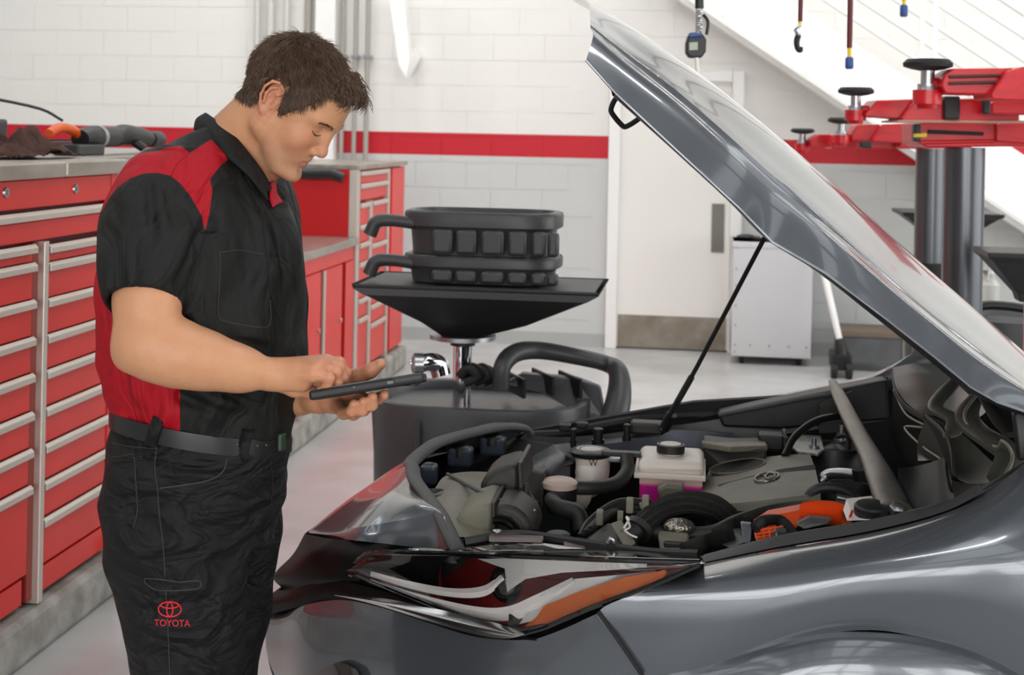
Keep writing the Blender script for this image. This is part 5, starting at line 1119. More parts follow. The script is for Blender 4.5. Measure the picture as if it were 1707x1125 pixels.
# cut the sleeve hems open
ax_ = Q(239, 512, -.235)-Q(246, 430, -.20); ax_ = ax_/np.linalg.norm(ax_); ax_ = ax_+V(0, -.0, 0)-fw*.32; ax_ /= np.linalg.norm(ax_); hc = Q(238, 512, -.235)
def cutp(X, Y, Z):
    d = (X-hc[0])*ax_[0]+(Y-hc[1])*ax_[1]+(Z-hc[2])*ax_[2]; rad = np.sqrt((X-hc[0])**2+(Y-hc[1])**2+(Z-hc[2])**2)-.125
    return np.maximum(-d, rad)
A0 = Sh.a.copy(); q = Sh.sub_(hc-.13, hc+.13, 0)
sl_, X, Y, Z = q; d = -cutp(X, Y, Z); keep = tors[sl_]; Sh.a[sl_] = np.minimum(np.maximum(Sh.a[sl_], d), np.maximum(keep, .0005-0*keep) if False else np.where(keep < .004, keep, 1))
Sh.cone(hc+ax_*.02, Q(242, 485, -.228), .0625, .0625, .001, 'cut')
# trim to the waist plane
w0 = Q(199, 693, 0); w1 = Q(478, 727, 0)
def waist(X, Y, Z):
    u = (X-w0[0])*FB[0]+(Y-w0[1])*FB[1]; U1 = (w1-w0)[:2]@FB[:2]; v = (X-w0[0])*FL[0]+(Y-w0[1])*FL[1]; return Z-(w0[2]+(w1[2]-w0[2])*u/U1-.15*v)
Sh.app(lambda X, Y, Z: waist(X, Y, Z)-.013, (-1.33, 2.25, .94), (-.6, 3.1, 1.2), .004, 'cut')
Ps, Fs = Sh.nets(); Ps = relax(Ps, Fs, 3, .5)
ii = np.clip(np.round((Ps-Sh.lo)/Sh.h).astype(int), 0, Sh.n-1); tv = tors[ii[:, 0], ii[:, 1], ii[:, 2]]
sx_, sy_ = px_of(Ps); dpt = (Ps-O)@fw
yoke = [(352, 232), (382, 264), (366, 278), (350, 298), (354, 318), (349, 356), (342, 385), (336, 359), (319, 329), (302, 307), (285, 293), (262, 288), (240, 289), (217, 297), (196, 312), (182, 330), (170, 352), (140, 352), (140, 262), (262, 252), (280, 245), (302, 243), (316, 255)]
m1_ = poly_sd(sx_, sy_, yoke); m2_ = np.minimum(np.minimum(300-sx_, sy_-350), (.012-tv)*900)
redm = np.where(dpt < DM+.02, np.maximum(m1_, m2_), np.maximum(-5, np.minimum(np.minimum(300-sx_, sy_-350), 6)))
clothm = mask_mat('work_shirt_cloth', (21, 21, 20), (172, 2, 26), 'red_panel', .58, bump=(900, .3), soft=.7, spec=.3)
wrinkle(clothm, 9, .9)
shirt = np_mesh('shirt', Ps, Fs, clothm, man, {'red_panel': redm})
del A0, tors
# seams on the shirt found by casting onto its surface
from mathutils.bvhtree import BVHTree
def caster(P, Fq):
    t = BVHTree.FromPolygons([tuple(p) for p in P], [tuple(int(i) for i in f) for f in Fq])
    def f(px, py, off=.0006):
        d = ray(px, py); d = d/np.linalg.norm(d); h = t.ray_cast(Vector(O), Vector(d))
        return None if h[0] is None else V(*h[0])-d*off
    return f
cs_ = caster(Ps, Fs)
def seam(name, pts, f, m, parent, r=.0009, n=10):
    q = [f(p[0], p[1]) for p in spline([V(*p) for p in pts], n)]; q = [p for p in q if p is not None]
    return obj(name, MB().tube(q, r, 5), m, parent)
thr = mat('dark_seam', (12, 12, 12), .8); thr2 = mat('grey_stitch', (62, 60, 58), .8)
seam('placket_edge', [(434, 345), (440, 400), (446, 440), (454, 495), (466, 530), (476, 560)], cs_, thr, shirt, .0014)
seam('chest_pocket', [(367, 420), (366, 470), (364, 522), (374, 535), (430, 545), (450, 540), (451, 500)], cs_, thr2, shirt, .0007)
seam('pocket_hem', [(367, 421), (400, 417), (440, 424)], cs_, thr2, shirt, .0006)
seam('sleeve_stitch', [(213, 474), (240, 475), (267, 478)], cs_, thr, shirt, .0009)
seam('sleeve_stitch', [(215, 474), (211, 490)], cs_, thr2, shirt, .0006)
seam('sleeve_seam', [(342, 385), (335, 420), (322, 450), (312, 480)], cs_, thr, shirt, .0012)
seam('yoke_seam', [(316, 255), (300, 268), (290, 282), (285, 293)], cs_, mat('dark_red_seam', (110, 6, 20), .8), shirt, .0006)
seam('side_seam', [(481, 420), (492, 465), (494, 500)], cs_, thr, shirt, .0009)
# collar
colm = mat('black_collar_cloth', (20, 20, 19), .6, bump=(900, .3), spec=.3); wrinkle(colm, 9, .5)
tpc = [(383, 222, .075), (356, 204, .05), (343, 189, .0), (358, 199, -.04), (385, 221, -.075), (415, 256, -.092), (440, 290, -.085), (452, 315, -.07)]
btc = [(375, 246, .10), (340, 228, .06), (324, 216, -.0), (346, 234, -.07), (378, 262, -.115), (412, 292, -.125), (434, 318, -.115), (447, 336, -.095)]
G('collar', [[Q(*p) for p in tpc], [inn(Q(*a), Q(*c), .5)+V(-.004, -.008, .004) for a, c in zip(tpc, btc)], [Q(*p) for p in btc]], colm, shirt, m=4, solid=.004)
G('collar_far_side', [[Q(452, 303, -.05), Q(462, 300, .0), Q(468, 298, .04)], [Q(450, 330, -.075), Q(466, 322, -.02), Q(472, 330, .03)], [Q(455, 345, -.09), Q(470, 338, -.04), Q(480, 345, .02)]], mat('red_collar_lining', (190, 8, 34), .65), shirt, solid=.003)

# ------------------------------------------------ trousers, belt, shoes
Tr = Fld((-1.3, 2.3, .02), (-.65, 3.1, 1.11), .0042)
tt_ = [(672, 199, 484, .160), (706, 197, 480, .165), (740, 188, 479, .172), (780, 180, 477, .178), (830, 178, 470, .178), (870, 181, 462, .165), (900, 186, 456, .14)]
fn, z0_, z1_ = loftfn(tt_, ex=2.2); Tr.app(fn, (-1.3, 2.3, z0_-.01), (-.6, 3.1, z1_+.01), .001)
Tr.chain([Q(296, 800, -.055), Q(296, 900, -.07), Q(304, 990, -.075), Q(317, 1125, -.075), Q(322, 1230, -.07), Q(322, 1400, -.06), Q(322, 1560, -.05)], [.125, .131, .119, .102, .094, .085, .08], .03)
Tr.chain([Q(388, 800, .07), Q(386, 900, .10), Q(382, 990, .11), Q(357, 1125, .11), Q(350, 1230, .11), Q(352, 1400, .12), Q(352, 1560, .12)], [.11, .098, .09, .086, .085, .08, .075], .012)
def wr2(X, Y, Z):
    u = X*FB[0]+Y*FB[1]; v = X*FL[0]+Y*FL[1]
    return .003*np.sin(Z*60+u*24+1.5*np.sin(u*18+v*12))*np.exp(-((Z-.86)/.16)**2)+.0025*np.sin(u*38-Z*22+1.7*np.sin(Z*15))+.0015*np.sin(v*60+Z*40)
Tr.app(wr2, (-1.3, 2.3, .05), (-.6, 3.1, 1.06), 0, 'disp', pad=0)
for a, b_, r_3 in (((250, 885, -.21), (380, 905, -.2), .007), ((300, 860, -.22), (420, 915, -.16), .008), ((340, 905, -.2), (430, 885, -.14), .007), ((280, 790, -.22), (380, 770, -.2), .005), ((290, 1000, -.21), (400, 1010, -.15), .006), ((360, 830, -.2), (460, 860, -.1), .006)):
    Tr.cone(Q(*a), Q(*b_), r_3, r_3*.6, .024, 'cut')
Tr.app(lambda X, Y, Z: -(waist(X, Y, Z)-.012), (-1.3, 2.3, .9), (-.6, 3.1, 1.11), .004, 'cut')
Pt, Ft = Tr.nets(); Pt = relax(Pt, Ft, 1, .5)
trm = mat('black_work_trousers', (20, 19, 20), .6, bump=(700, .3), spec=.3); wrinkle(trm, 8, 1.0, (1, 1, 2.2))
trs = np_mesh('trousers', Pt, Ft, trm, man)
ct = caster(Pt, Ft)
seam('side_seam', [(262, 738), (258, 780), (262, 810), (266, 860), (272, 910), (275, 962)], ct, thr2, trs, .0008)
seam('side_seam', [(276, 985), (280, 1050), (283, 1125)], ct, thr2, trs, .0008)
seam('front_pocket', [(378, 765), (372, 785), (352, 799), (310, 808), (266, 814)], ct, thr2, trs, .0013)
seam('fly_seam', [(449, 758), (454, 800), (452, 850), (455, 880)], ct, thr, trs, .0012)
seam('back_pocket', [(187, 762), (205, 760), (222, 760), (226, 800), (229, 850), (222, 880)], ct, thr2, trs, .0008)
seam('waistband_seam', [(186, 738), (215, 744), (262, 748)], ct, thr2, trs, .0007)
seam('leg_pocket', [(242, 964), (270, 966), (300, 970), (331, 968), (332, 980), (300, 984), (262, 983), (243, 972), (242, 964)], ct, thr2, trs, .0011, 6)
seam('leg_pocket_mouth', [(248, 968), (285, 976), (328, 974)], ct, thr, trs, .0022)
# embroidered oval emblem and word on the thigh
redt = mat('red_embroidery', (216, 30, 44), .6)
def stitch(pts, r=.0015, n=None): 
    q = [ct(px, py, .001) for px, py in pts]; q = [p for p in q if p is not None]; return q
emb = MB()
for cx, cy, a, b_ in ((283, 1015.5, 19, 12.5), (283, 1015.5, 5, 12), (283, 1008.5, 15, 5.2)):
    emb.tube(stitch([(cx+a*math.cos(t_), cy+b_*math.sin(t_)) for t_ in np.linspace(0, 2*math.pi, 33)]), .0013, 5)
vs, fs = text_mesh('TOYOTA', 15.5)
pp = [ct(287+v[0]*.93, 1039-v[1]+v[0]*.02, .0015) for v in vs]
obj('emblem_embroidery', emb, redt, trs)
obj('word_embroidery', MB().add(pp, fs), redt, trs, smooth=False)
# belt: follows the waist
def ring(yoff, grow, n=72):
    pts = []
    pa, pb = Q(200, 706, 0), Q(474, 706, 0); c = (pa[:2]+pb[:2])/2; hw = np.linalg.norm(pa-pb)/2; hb = .168; a = math.sqrt(hw**2-(hb*math.sin(math.radians(20)))**2)/math.cos(math.radians(20))
    for i in range(n):
        t = 2*math.pi*i/n; cu, sv = math.cos(t), math.sin(t); e = 2/2.2
        u = (a+grow)*abs(cu)**e*np.sign(cu); v = (hb+grow)*abs(sv)**e*np.sign(sv); p = c+u*FB[:2]+v*FL[:2]
        ul = (p-w0[:2])@FB[:2]; vl = (p-w0[:2])@FL[:2]; pts.append(V(p[0], p[1], w0[2]+(w1[2]-w0[2])*ul/((w1-w0)[:2]@FB[:2])-.15*vl+yoff))
    return pts
rg = [ring(.0185, .0), ring(.0175, .0085), ring(.002, .0095), ring(-.0155, .009), ring(-.0165, .0)]
belt = obj('belt', MB().grid([r+[r[0]] for r in rg]), mat('black_leather_belt', (30, 29, 29), .36), man)
bv = caster(np.array([p for r in rg for p in r]), np.array([(i*72+j, i*72+(j+1) % 72, (i+1)*72+(j+1) % 72, (i+1)*72+j) for i in range(4) for j in range(72)]))
for (xa_, ya_), (xb3, yb3), pm in (((264, 697), (250, 742), (257, 722)), ((413, 717), (403, 768), (408, 742))):
    c3 = bv(*pm); c3 = ct(*pm) if c3 is None else c3; dd3 = (c3-O)@fw-.004; a = onD(xa_, ya_, dd3); b_ = onD(xb3, yb3, dd3)
    t_ = (b_-a)/np.linalg.norm(b_-a); s2 = np.cross(t_, fw); s2 /= np.linalg.norm(s2); wd = .011
    obj('belt_loop', MB().grid([[a-s2*wd+fw*.012, a+s2*wd+fw*.012], [a-s2*wd, a+s2*wd], [(a+b_)/2-s2*wd-fw*.003, (a+b_)/2+s2*wd-fw*.003], [b_-s2*wd, b_+s2*wd], [b_-s2*wd+fw*.014, b_+s2*wd+fw*.014]]), trm, trs, solid=.003, sharp=2)
for px, py in ((396, 741), (429, 743), (444, 742)):
    q = bv(px, py)
    if q is not None: obj('belt_hole', MB().ell(q, (.0018, .0018, .0018), None, 8, 6), mat('hole_rim_%d' % px, (110, 104, 98), .5), belt)
bq = bv(466, 738)
if bq is not None: obj('buckle', MB().cbox(bq+V(.004, 0, .002), (.010, .024, .034), np.stack([FB, FL, u0], 1)), mat('dark_green_buckle', (44, 62, 46), .4), belt, smooth=False, bevel=.004)
kq = Q(197, 715, .02)
obj('key_loop', MB().tube([kq, kq+V(-.008, 0, -.012), kq+V(-.008, 0, -.028), kq+V(.002, 0, -.034), kq+V(.006, 0, -.02)], .0016, 6, sm=4), M['black'], belt)
for px, dd in ((322, -.05), (352, .12)):
    a = Q(px, 1560, dd); z_0 = V(a[0], a[1], 0)
    mb = MB().tube([z_0-FB*.09+V(0, 0, .05), z_0-FB*.05+V(0, 0, .055), z_0+FB*.05+V(0, 0, .05), z_0+FB*.14+V(0, 0, .038), z_0+FB*.20+V(0, 0, .03)], [.03, .046, .045, .04, .022], 16, sm=5)
    sh_ = obj('shoe', mb, mat('black_shoe_%d' % px, (22, 22, 22), .5), man)
    obj('sole', MB().tube([z_0-FB*.10+V(0, 0, .012), z_0+FB*.02+V(0, 0, .012), z_0+FB*.21+V(0, 0, .012)], [.040, .047, .034], 12, upv=(0, 0, 1), flat=.25, sm=4), M['rubber'], sh_)
# nails
def nail(px, py, dd, dv, r=(.0045, .0035, .0012)):
    pass

# ------------------------------------------------ tablet held in the hands
ta, tb = Q(513, 660, -.25), Q(707, 628, -.24); Lx = (tb-ta)/np.linalg.norm(tb-ta); c_ray = ray(610, 642); c_ray /= np.linalg.norm(c_ray)
Wy = c_ray-Lx*(c_ray@Lx); Wy /= np.linalg.norm(Wy); Wy = Wy-.012*V(0, 0, 1); Wy = Wy-Lx*(Wy@Lx); Wy /= np.linalg.norm(Wy); Nz = np.cross(Lx, Wy)
TR = np.stack([Lx, Wy, Nz], 1); L_ = np.linalg.norm(tb-ta); tc_ = (ta+tb)/2+Wy*.083
M['case2'] = mat('grey_case_end', (44, 44, 44), .5)
tab_ = thing('tablet', tc_, 'black tablet in a rugged case held in the person\'s hands', 'tablet')
obj('case', MB().cbox(tc_, (L_-.004, .166, .0175), TR), mat('tablet_case', (15, 15, 15), .5), tab_, smooth=False, bevel=.005)
obj('screen', MB().cbox(tc_+Nz*.0092, (L_-.035, .14, .0008), TR), mat('tablet_screen', (10, 12, 16), .06), tab_, smooth=False)
obj('case_corner', MB().cbox(tc_+Lx*(L_/2-.03)-Wy*.0+Nz*.001, (.056, .170, .0135), TR), M['case2'], tab_, smooth=False, bevel=.004)
obj('side_port', MB().cbox(tc_+Lx*.045-Wy*.0835, (.012, .001, .005), TR), M['mgrey'], tab_, smooth=False)
obj('side_button', MB().cbox(tc_-Lx*.022-Wy*.0835+Nz*.002, (.004, .001, .002), TR), M['mgrey'], tab_, smooth=False)
obj('rear_strap', MB().grid([[tc_+Lx*.055+Wy*w_-Nz*.008, tc_+Lx*.085+Wy*w_-Nz*.012, tc_+Lx*.105+Wy*w_-Nz*.004] for w_ in (-.06, .05)]), M['black'], tab_, solid=.002)
# ================================================================ waste oil drain with pans, behind the car
TD = 5.0
def T(px, py, dd=0.0): return onD(px, py, TD+dd)
tk = thing('oil_drain_tank', (T(820, 700)[0], T(820, 700)[1], 0), 'dark grey rolling waste oil tank with moulded loop handle behind the car', 'oil drain')
tkm = mat('tank_plastic', (74, 75, 78), .38, noise=(3, (62, 62, 64), .6, (1, 1, .2)))
zt_ = T(800, 655)[2]; cL, cR = T(622, 700), T(985, 700); cx_ = (cL+cR)/2; W2 = np.linalg.norm(cR-cL)/2
def oval(z, sx_, sy_, n=48, e=2.8, cx=cx_):
    return [V(cx[0]+W2*sx_*abs(math.cos(t))**(2/e)*np.sign(math.cos(t)), cx[1]+.30*sy_*abs(math.sin(t))**(2/e)*np.sign(math.sin(t)), z) for t in np.linspace(0, 2*math.pi, n, endpoint=False)]
rings = [oval(.09, .9, .92), oval(.12, .95, .97), oval(.5, .97, .98), oval(zt_-.03, 1, 1), oval(zt_-.005, .99, .985), oval(zt_, .96, .94), oval(zt_-.004, .90, .86), oval(zt_-.035, .86, .8)]
mb = MB().grid(rings, closed=True); mb.f += [tuple(range(48))[::-1], tuple(7*48+k for k in range(48))]
obj('tank_body', mb, tkm, tk, sharp=.9)
for s_ in (-.45, .1, .5):
    obj('body_rib', MB().tube([V(cx_[0]+W2*s_, cx_[1]-.297, .14), V(cx_[0]+W2*s_, cx_[1]-.306, zt_-.05)], .012, 8), tkm, tk)
hp_ = [T(835, 648, -.1), T(838, 610, -.1), T(860, 588, -.05), T(900, 584, 0), T(960, 594, 0), T(1010, 606, 0), T(1030, 620, -.05), T(1032, 660, -.1), T(1020, 710, -.15), T(1000, 770, -.18), T(985, 820, -.2)]
obj('loop_handle', MB().tube(hp_, [.03, .032, .034, .032, .03, .03, .036, .045, .05, .05, .045], 14, sm=6), mat('handle_plastic', (66, 66, 68), .42), tk)
obj('handle_web', MB().prism([T(838, 640, -.05), T(870, 622, -.02), T(960, 630, 0), T(1000, 645, -.05), T(1010, 700, -.1), T(985, 700, -.1), T(900, 655, -.05)], (0, .05, 0)), tkm, tk, smooth=False, bevel=.01)
for a in ((858, 640), (905, 636), (950, 640)):
    obj('tray_divider', MB().cbox(T(*a, 0), (.012, .2, .07), rotm((0, 0, 1), .5)), M['black'], tk, smooth=False, bevel=.003)
for xx in (-.7, .7):
    for yy in (-.2, .2): obj('caster', MB().lathe((cx_[0]+W2*xx-.02, cx_[1]+yy, .045), (1, 0, 0), [(0, .03), (0, .045), (.04, .045), (.04, .03)], 20), M['rubber'], tk)
pp_ = T(771, 600)
ph = obj('drain_pipe', MB().cyl(V(pp_[0], pp_[1], zt_-.05), V(pp_[0], pp_[1], T(771, 560)[2]), .034), M['chrome'], tk)
obj('pipe_collar', MB().cyl(V(pp_[0], pp_[1], T(771, 575)[2]), V(pp_[0], pp_[1], T(771, 561)[2]), .045), M['black'], ph)
obj('catch_base', MB().cyl(V(pp_[0], pp_[1], T(771, 563)[2]-.002), V(pp_[0], pp_[1], T(771, 557)[2]), .12), M['steel'], ph)
obj('drain_valve', MB().tube([T(690, 612, -.15), T(712, 603, -.15), T(730, 608, -.12), T(736, 626, -.12)], [.03, .032, .036, .034], 14, sm=4), M['chrome'], tk)
obj('valve_cap', MB().lathe(T(700, 607, -.16), (-1, -.3, 0), [(-.01, .04), (.02, .04), (.03, .02)], 20), M['steel'], tk)
random.seed(5)
vb = MB()
for k in range(5):
    c = T(765+8*k, 628-3*(k % 2), -.1+.03*k)
    vb.tube([c, c+V(.03, 0, .03), c+V(.06, .01, .0), c+V(.02, .0, -.02)], .016, 8, sm=5)
obj('hose_coil', vb, M['rubber'], tk)
# square funnel pan on the pipe
zr = T(800, 468)[2]
pn = thing('drain_funnel', (pp_[0], pp_[1], zt_), 'wide black square drain funnel on a chrome pipe over the oil tank', 'funnel')
def sq(z, xl, xr, yd):
    a, b_ = T(xl, 500)[0], T(xr, 500)[0]; return [V(a, pp_[1]-yd, z), V(b_, pp_[1]-yd, z), V(b_, pp_[1]+yd, z), V(a, pp_[1]+yd, z)]
zs2 = [T(800, y)[2] for y in (468, 474, 486, 532, 559)]
R5 = [sq(zs2[0], 606, 1010, .23), sq(zs2[1], 607, 1008, .23), sq(zs2[2], 624, 988, .21), sq(zs2[3], 712, 886, .13), sq(zs2[4], 745, 800, .07)]
mb = MB().grid(R5, closed=True); mb.f.append(tuple(16+k for k in range(4)))
Ri = [[p+V(0, 0, .012) for p in r] for r in (sq(zs2[0]-.02, 612, 1004, .40), sq(zs2[3]+.02, 716, 882, .19))]
obj('funnel_pan', mb, M['black'], pn, smooth=False, bevel=.006)
obj('pan_screen', MB().box((R5[0][0][0]+.02, pp_[1]-.215, zs2[0]-.008), (R5[0][1][0]-.02, pp_[1]+.215, zs2[0]-.002)), M['dgrey'], pn, smooth=False)
obj('rim_lip', MB().prism([R5[1][0]+V(.0, -.002, -.0), R5[1][1]+V(0, -.002, 0), R5[2][1]+V(0, -.002, 0), R5[2][0]+V(0, -.002, 0)], (0, .002, 0)), M['mgrey'], pn, smooth=False)
# two ribbed drain pans stacked on the funnel
def bucket(name, y_top, y_rim, y_bot, lab):
    zt2, zr2, zb2 = T(800, y_top)[2], T(800, y_rim)[2], T(800, y_bot)[2]
    t = thing(name, (T(800, 400)[0], pp_[1], zb2), lab, 'pan', 'ribbed drain pans stacked on the funnel')
    a, b_ = T(678, 400)[0], T(938, 400)[0]; c = V((a+b_)/2, pp_[1], 0); hw = (b_-a)/2
    def ov(z, s, n=64): return [V(c[0]+hw*s*abs(math.cos(q))**.5*np.sign(math.cos(q)), c[1]+.17*s*abs(math.sin(q))**.62*np.sign(math.sin(q)), z) for q in np.linspace(0, 2*math.pi, n, endpoint=False)]
    m_ = mat(name+'_plastic', (62, 62, 63), .38)
    mb = MB().grid([ov(zb2, .9), ov(zr2-.01, .93), ov(zr2, .98), ov(zt2-.01, 1.0), ov(zt2, .97), ov(zt2, .9), ov(zt2-.02, .86)], closed=True); mb.f += [tuple(range(64))[::-1], tuple(6*64+k for k in range(64))]
    obj('pan_body', mb, m_, t)
    for a5, b5 in ((717, 753), (758, 794), (801, 841), (847, 880), (887, 911), (914, 933)):
        x5, x6 = T(a5, 400, -.2)[0], T(b5, 400, -.2)[0]
        obj('pan_rib', MB().box((x5, c[1]-.192, zb2+.006), (x6, c[1]-.15, zr2-.004)), m_, t, bevel=.012)
    yy = c[1]-.12
    obj('spout', MB().tube([V(a+.05, yy, zr2+.01), V(a-.03, yy, zr2+.018), V(a-.09, yy, zr2+.012), V(a-.115, yy, zr2-.035)], [.022, .022, .024, .025], 12, sm=5), m_, t)
    obj('rim_band', MB().grid([ov(zr2, .985), ov(zr2+.004, 1.01), ov(zt2-.012, 1.015), ov(zt2-.004, 1.0)], closed=True), m_, t)
    return t
bucket('drain_pan', 421, 441, 466, 'lower ribbed black drain pan sitting on the square funnel')
bucket('drain_pan', 350, 376, 420, 'upper ribbed black drain pan, topmost on the square funnel')

# ================================================================ vehicle lifts at right
liftr = mat('lift_red_paint', (212, 18, 32), .3, noise=(9, (160, 14, 26), .6, (1, 4, 4)))
def pad(t, px, py, d, s=1.0):       # py is the top of the pad
    top = onD(px, py, d)
    k = obj('lift_pad', MB().lathe(top, (0, 0, -1), [(0, .04*s), (.0, .066*s), (.012*s, .078*s), (.024*s, .076*s), (.032*s, .05*s), (.036*s, .026*s)], 28), M['rubber'], t)
    obj('pad_screw', MB().lathe(top-V(0, 0, .034*s), (0, 0, -1), [(0, .022*s), (.045*s, .022*s), (.045*s, .032*s), (.06*s, .032*s), (.075*s, .04*s), (.078*s, .03*s)], 20), M['steel'], k)
    obj('pad_socket', MB().lathe(top-V(0, 0, .098*s), (0, 0, -1), [(0, .034*s), (.0, .046*s), (.045*s, .046*s), (.045*s, .034*s), (.06*s, .03*s)], 20), liftr, k)
    return top
def slab(t, name, poly, d, th, m=liftr, bev=.006): return obj(name, MB().prism([onD(x, y, d) for x, y in poly], fw*th), m, t, smooth=False, bevel=bev)
D1 = 5.6
l1 = thing('vehicle_lift', (onD(1607, 300, D1)[0], onD(1607, 300, D1)[1], 0), 'nearer red vehicle lift on thick dark steel column at right', 'lift')
cc = onD(1607, 300, D1+.12); rr_ = 33/F*(D1+.12)
obj('column', MB().cyl(V(cc[0], cc[1], 0), V(cc[0], cc[1], onD(1607, 246, D1)[2]), rr_, n=40), M['piston'], l1)
slab(l1, 'cross_beam', [(1530, 205), (1640, 200), (1800, 203), (1800, 250), (1690, 244), (1545, 246), (1530, 236)], D1, .24)
slab(l1, 'beam_edge', [(1532, 234), (1660, 232), (1662, 238), (1534, 241)], D1-.01, .26, M['redp'])
slab(l1, 'beam_slot', [(1548, 216), (1640, 220), (1640, 226), (1548, 223)], D1-.012, .01, M['matte'], 0)
slab(l1, 'clamp_plate', [(1662, 206), (1720, 204), (1720, 240), (1662, 236)], D1-.03, .05)
slab(l1, 'hose_guide', [(1524, 206), (1536, 206), (1536, 236), (1524, 236)], D1-.03, .04, M['black'])
slab(l1, 'yellow_valve', [(1526, 223), (1545, 222), (1545, 228), (1526, 229)], D1-.05, .03, M['yellow'], .001)
slab(l1, 'arm_lower', [(1442, 190), (1462, 167), (1525, 165), (1525, 200), (1442, 194)], D1-.25, .16)
slab(l1, 'arm_lower', [(1502, 196), (1526, 165), (1700, 163), (1700, 202), (1505, 203)], D1-.28, .2)
slab(l1, 'arm_flange', [(1496, 200), (1760, 201), (1760, 206), (1496, 204)], D1-.3, .24, mat('scuffed_flange', (190, 150, 132), .4))
slab(l1, 'stop_block', [(1575, 160), (1601, 160), (1601, 199), (1575, 199)], D1-.31, .05, M['black'])
slab(l1, 'stop_block', [(1641, 162), (1652, 162), (1652, 190), (1641, 190)], D1-.5, .04, M['black'])
slab(l1, 'pivot_block', [(1655, 170), (1700, 150), (1760, 150), (1760, 192), (1655, 190)], D1-.42, .12)
slab(l1, 'arm_upper', [(1569, 142), (1576, 124), (1592, 114), (1690, 113), (1690, 152), (1650, 158), (1576, 156)], D1-.7, .16)
slab(l1, 'arm_upper', [(1652, 156), (1680, 118), (1707, 111), (1830, 108), (1830, 166), (1700, 168), (1655, 166)], D1-.74, .2)
for y in (128, 139): obj('arm_groove', MB().tube([onD(1582, y, D1-.705), onD(1672, y-2, D1-.705)], .006, 8), mat('groove_grease_%d' % y, (72, 40, 38), .4), l1)
for a, d, s in (((1547, 99), D1-.62, 1.13), ((1427, 146), D1-.2, .9)): pad(l1, a[0], a[1], d, s)
obj('pad_bracket', MB().tube([onD(1552, 142, D1-.62), onD(1580, 144, D1-.62)], .03, 10), liftr, l1)
obj('pad_bracket', MB().tube([onD(1432, 184, D1-.2), onD(1450, 184, D1-.2)], .02, 10), liftr, l1)
D2 = 7.4
l2 = thing('vehicle_lift', (onD(1551, 300, D2)[0], onD(1551, 300, D2)[1], 0), 'farther red vehicle lift whose column stands behind the nearer one', 'lift')
cc = onD(1551, 300, D2+.1); rr_ = 24.5/F*(D2+.1)
obj('column', MB().cyl(V(cc[0], cc[1], 0), V(cc[0], cc[1], onD(1551, 248, D2)[2]), rr_, n=36), M['piston'], l2)
obj('column_band', MB().cyl(V(cc[0], cc[1], onD(1551, 505, D2)[2]), V(cc[0], cc[1], onD(1551, 440, D2)[2]), rr_*1.12, n=36), M['matte'], l2)
slab(l2, 'arm', [(1352, 232), (1366, 224), (1386, 224), (1386, 246), (1352, 244)], D2+.2, .14)
slab(l2, 'arm', [(1420, 222), (1430, 208), (1466, 207), (1466, 236), (1420, 234)], D2, .14)
slab(l2, 'arm', [(1386, 242), (1392, 225), (1420, 222), (1480, 234), (1540, 240), (1540, 248), (1386, 248)], D2+.1, .16)
slab(l2, 'arm', [(1455, 232), (1472, 207), (1535, 205), (1535, 240), (1455, 236)], D2-.05, .18)
slab(l2, 'stop_block', [(1436, 236), (1454, 236), (1454, 247), (1436, 247)], D2-.1, .05, M['black'])
slab(l2, 'cross_beam', [(1500, 236), (1620, 236), (1620, 248), (1500, 247)], D2, .2)
pad(l2, 1338, 214, D2+.3, .85); pad(l2, 1403, 196, D2, .95)

# small drain funnel by the far column
def funnel(name, px, py, d, wpx, lab, hasp=True):
    c = onD(px, py, d); w_ = wpx/2/F*d
    t = thing(name, (c[0], c[1], 0), lab, 'funnel')
    f_ = lambda z, s: [V(c[0]-w_*s, c[1]-w_*s*.8, z), V(c[0]+w_*s, c[1]-w_*s*.8, z), V(c[0]+w_*s, c[1]+w_*s*.8, z), V(c[0]-w_*s, c[1]+w_*s*.8, z)]
    mb = MB().grid([f_(c[2], 1.08), f_(c[2]-.02, 1.06), f_(c[2]-.035, .95), f_(c[2]-.16, .35), f_(c[2]-.19, .3)], closed=True); mb.f += [(0, 1, 2, 3), (16, 17, 18, 19)]
    obj('funnel_pan', mb, M['black'], t, smooth=False, bevel=.005)
    obj('stand_pipe', MB().cyl((c[0], c[1], .5), (c[0], c[1], c[2]-.18), .03), M['chrome'], t)
    obj('drum', MB().lathe((c[0], c[1], .04), (0, 0, 1), [(0, .2), (0, .22), (.4, .23), (.46, .2), (.47, .03)], 32), M['dgrey'], t)
    for sx_ in (-.14, .14): obj('caster', MB().lathe((c[0]+sx_-.015, c[1]-.1, .04), (1, 0, 0), [(0, .02), (0, .04), (.03, .04), (.03, .02)], 16), M['rubber'], t)
    return t
funnel('drain_stand', 1578, 352, 8.3, 150, 'small black funnel stand partly hidden by the lift columns')
funnel('drain_stand', 1722, 418, 5.2, 160, 'black funnel stand cut by the right edge of frame')
d6 = 6.6
t = thing('waste_drum', (onD(1660, 560, d6)[0], onD(1660, 560, d6)[1], 0), 'dark round topped oil drum at right beyond the raised bonnet', 'drum')
c = V(onD(1675, 560, d6)[0], onD(1675, 560, d6)[1], 0); zz_t = onD(1675, 522, d6)[2]
obj('drum_body', MB().lathe(c, (0, 0, 1), [(.05, .2), (.06, .22), (zz_t-.1, .24), (zz_t-.02, .23), (zz_t, .19), (zz_t-.03, .16)], 36), M['dgrey'], t)
obj('drum_handle', MB().tube([c+V(-.16, -.1, zz_t-.02), c+V(-.12, -.1, zz_t+.045), c+V(.1, -.1, zz_t+.03), c+V(.2, -.1, zz_t-.04)], .022, 10, sm=5), M['black'], t)
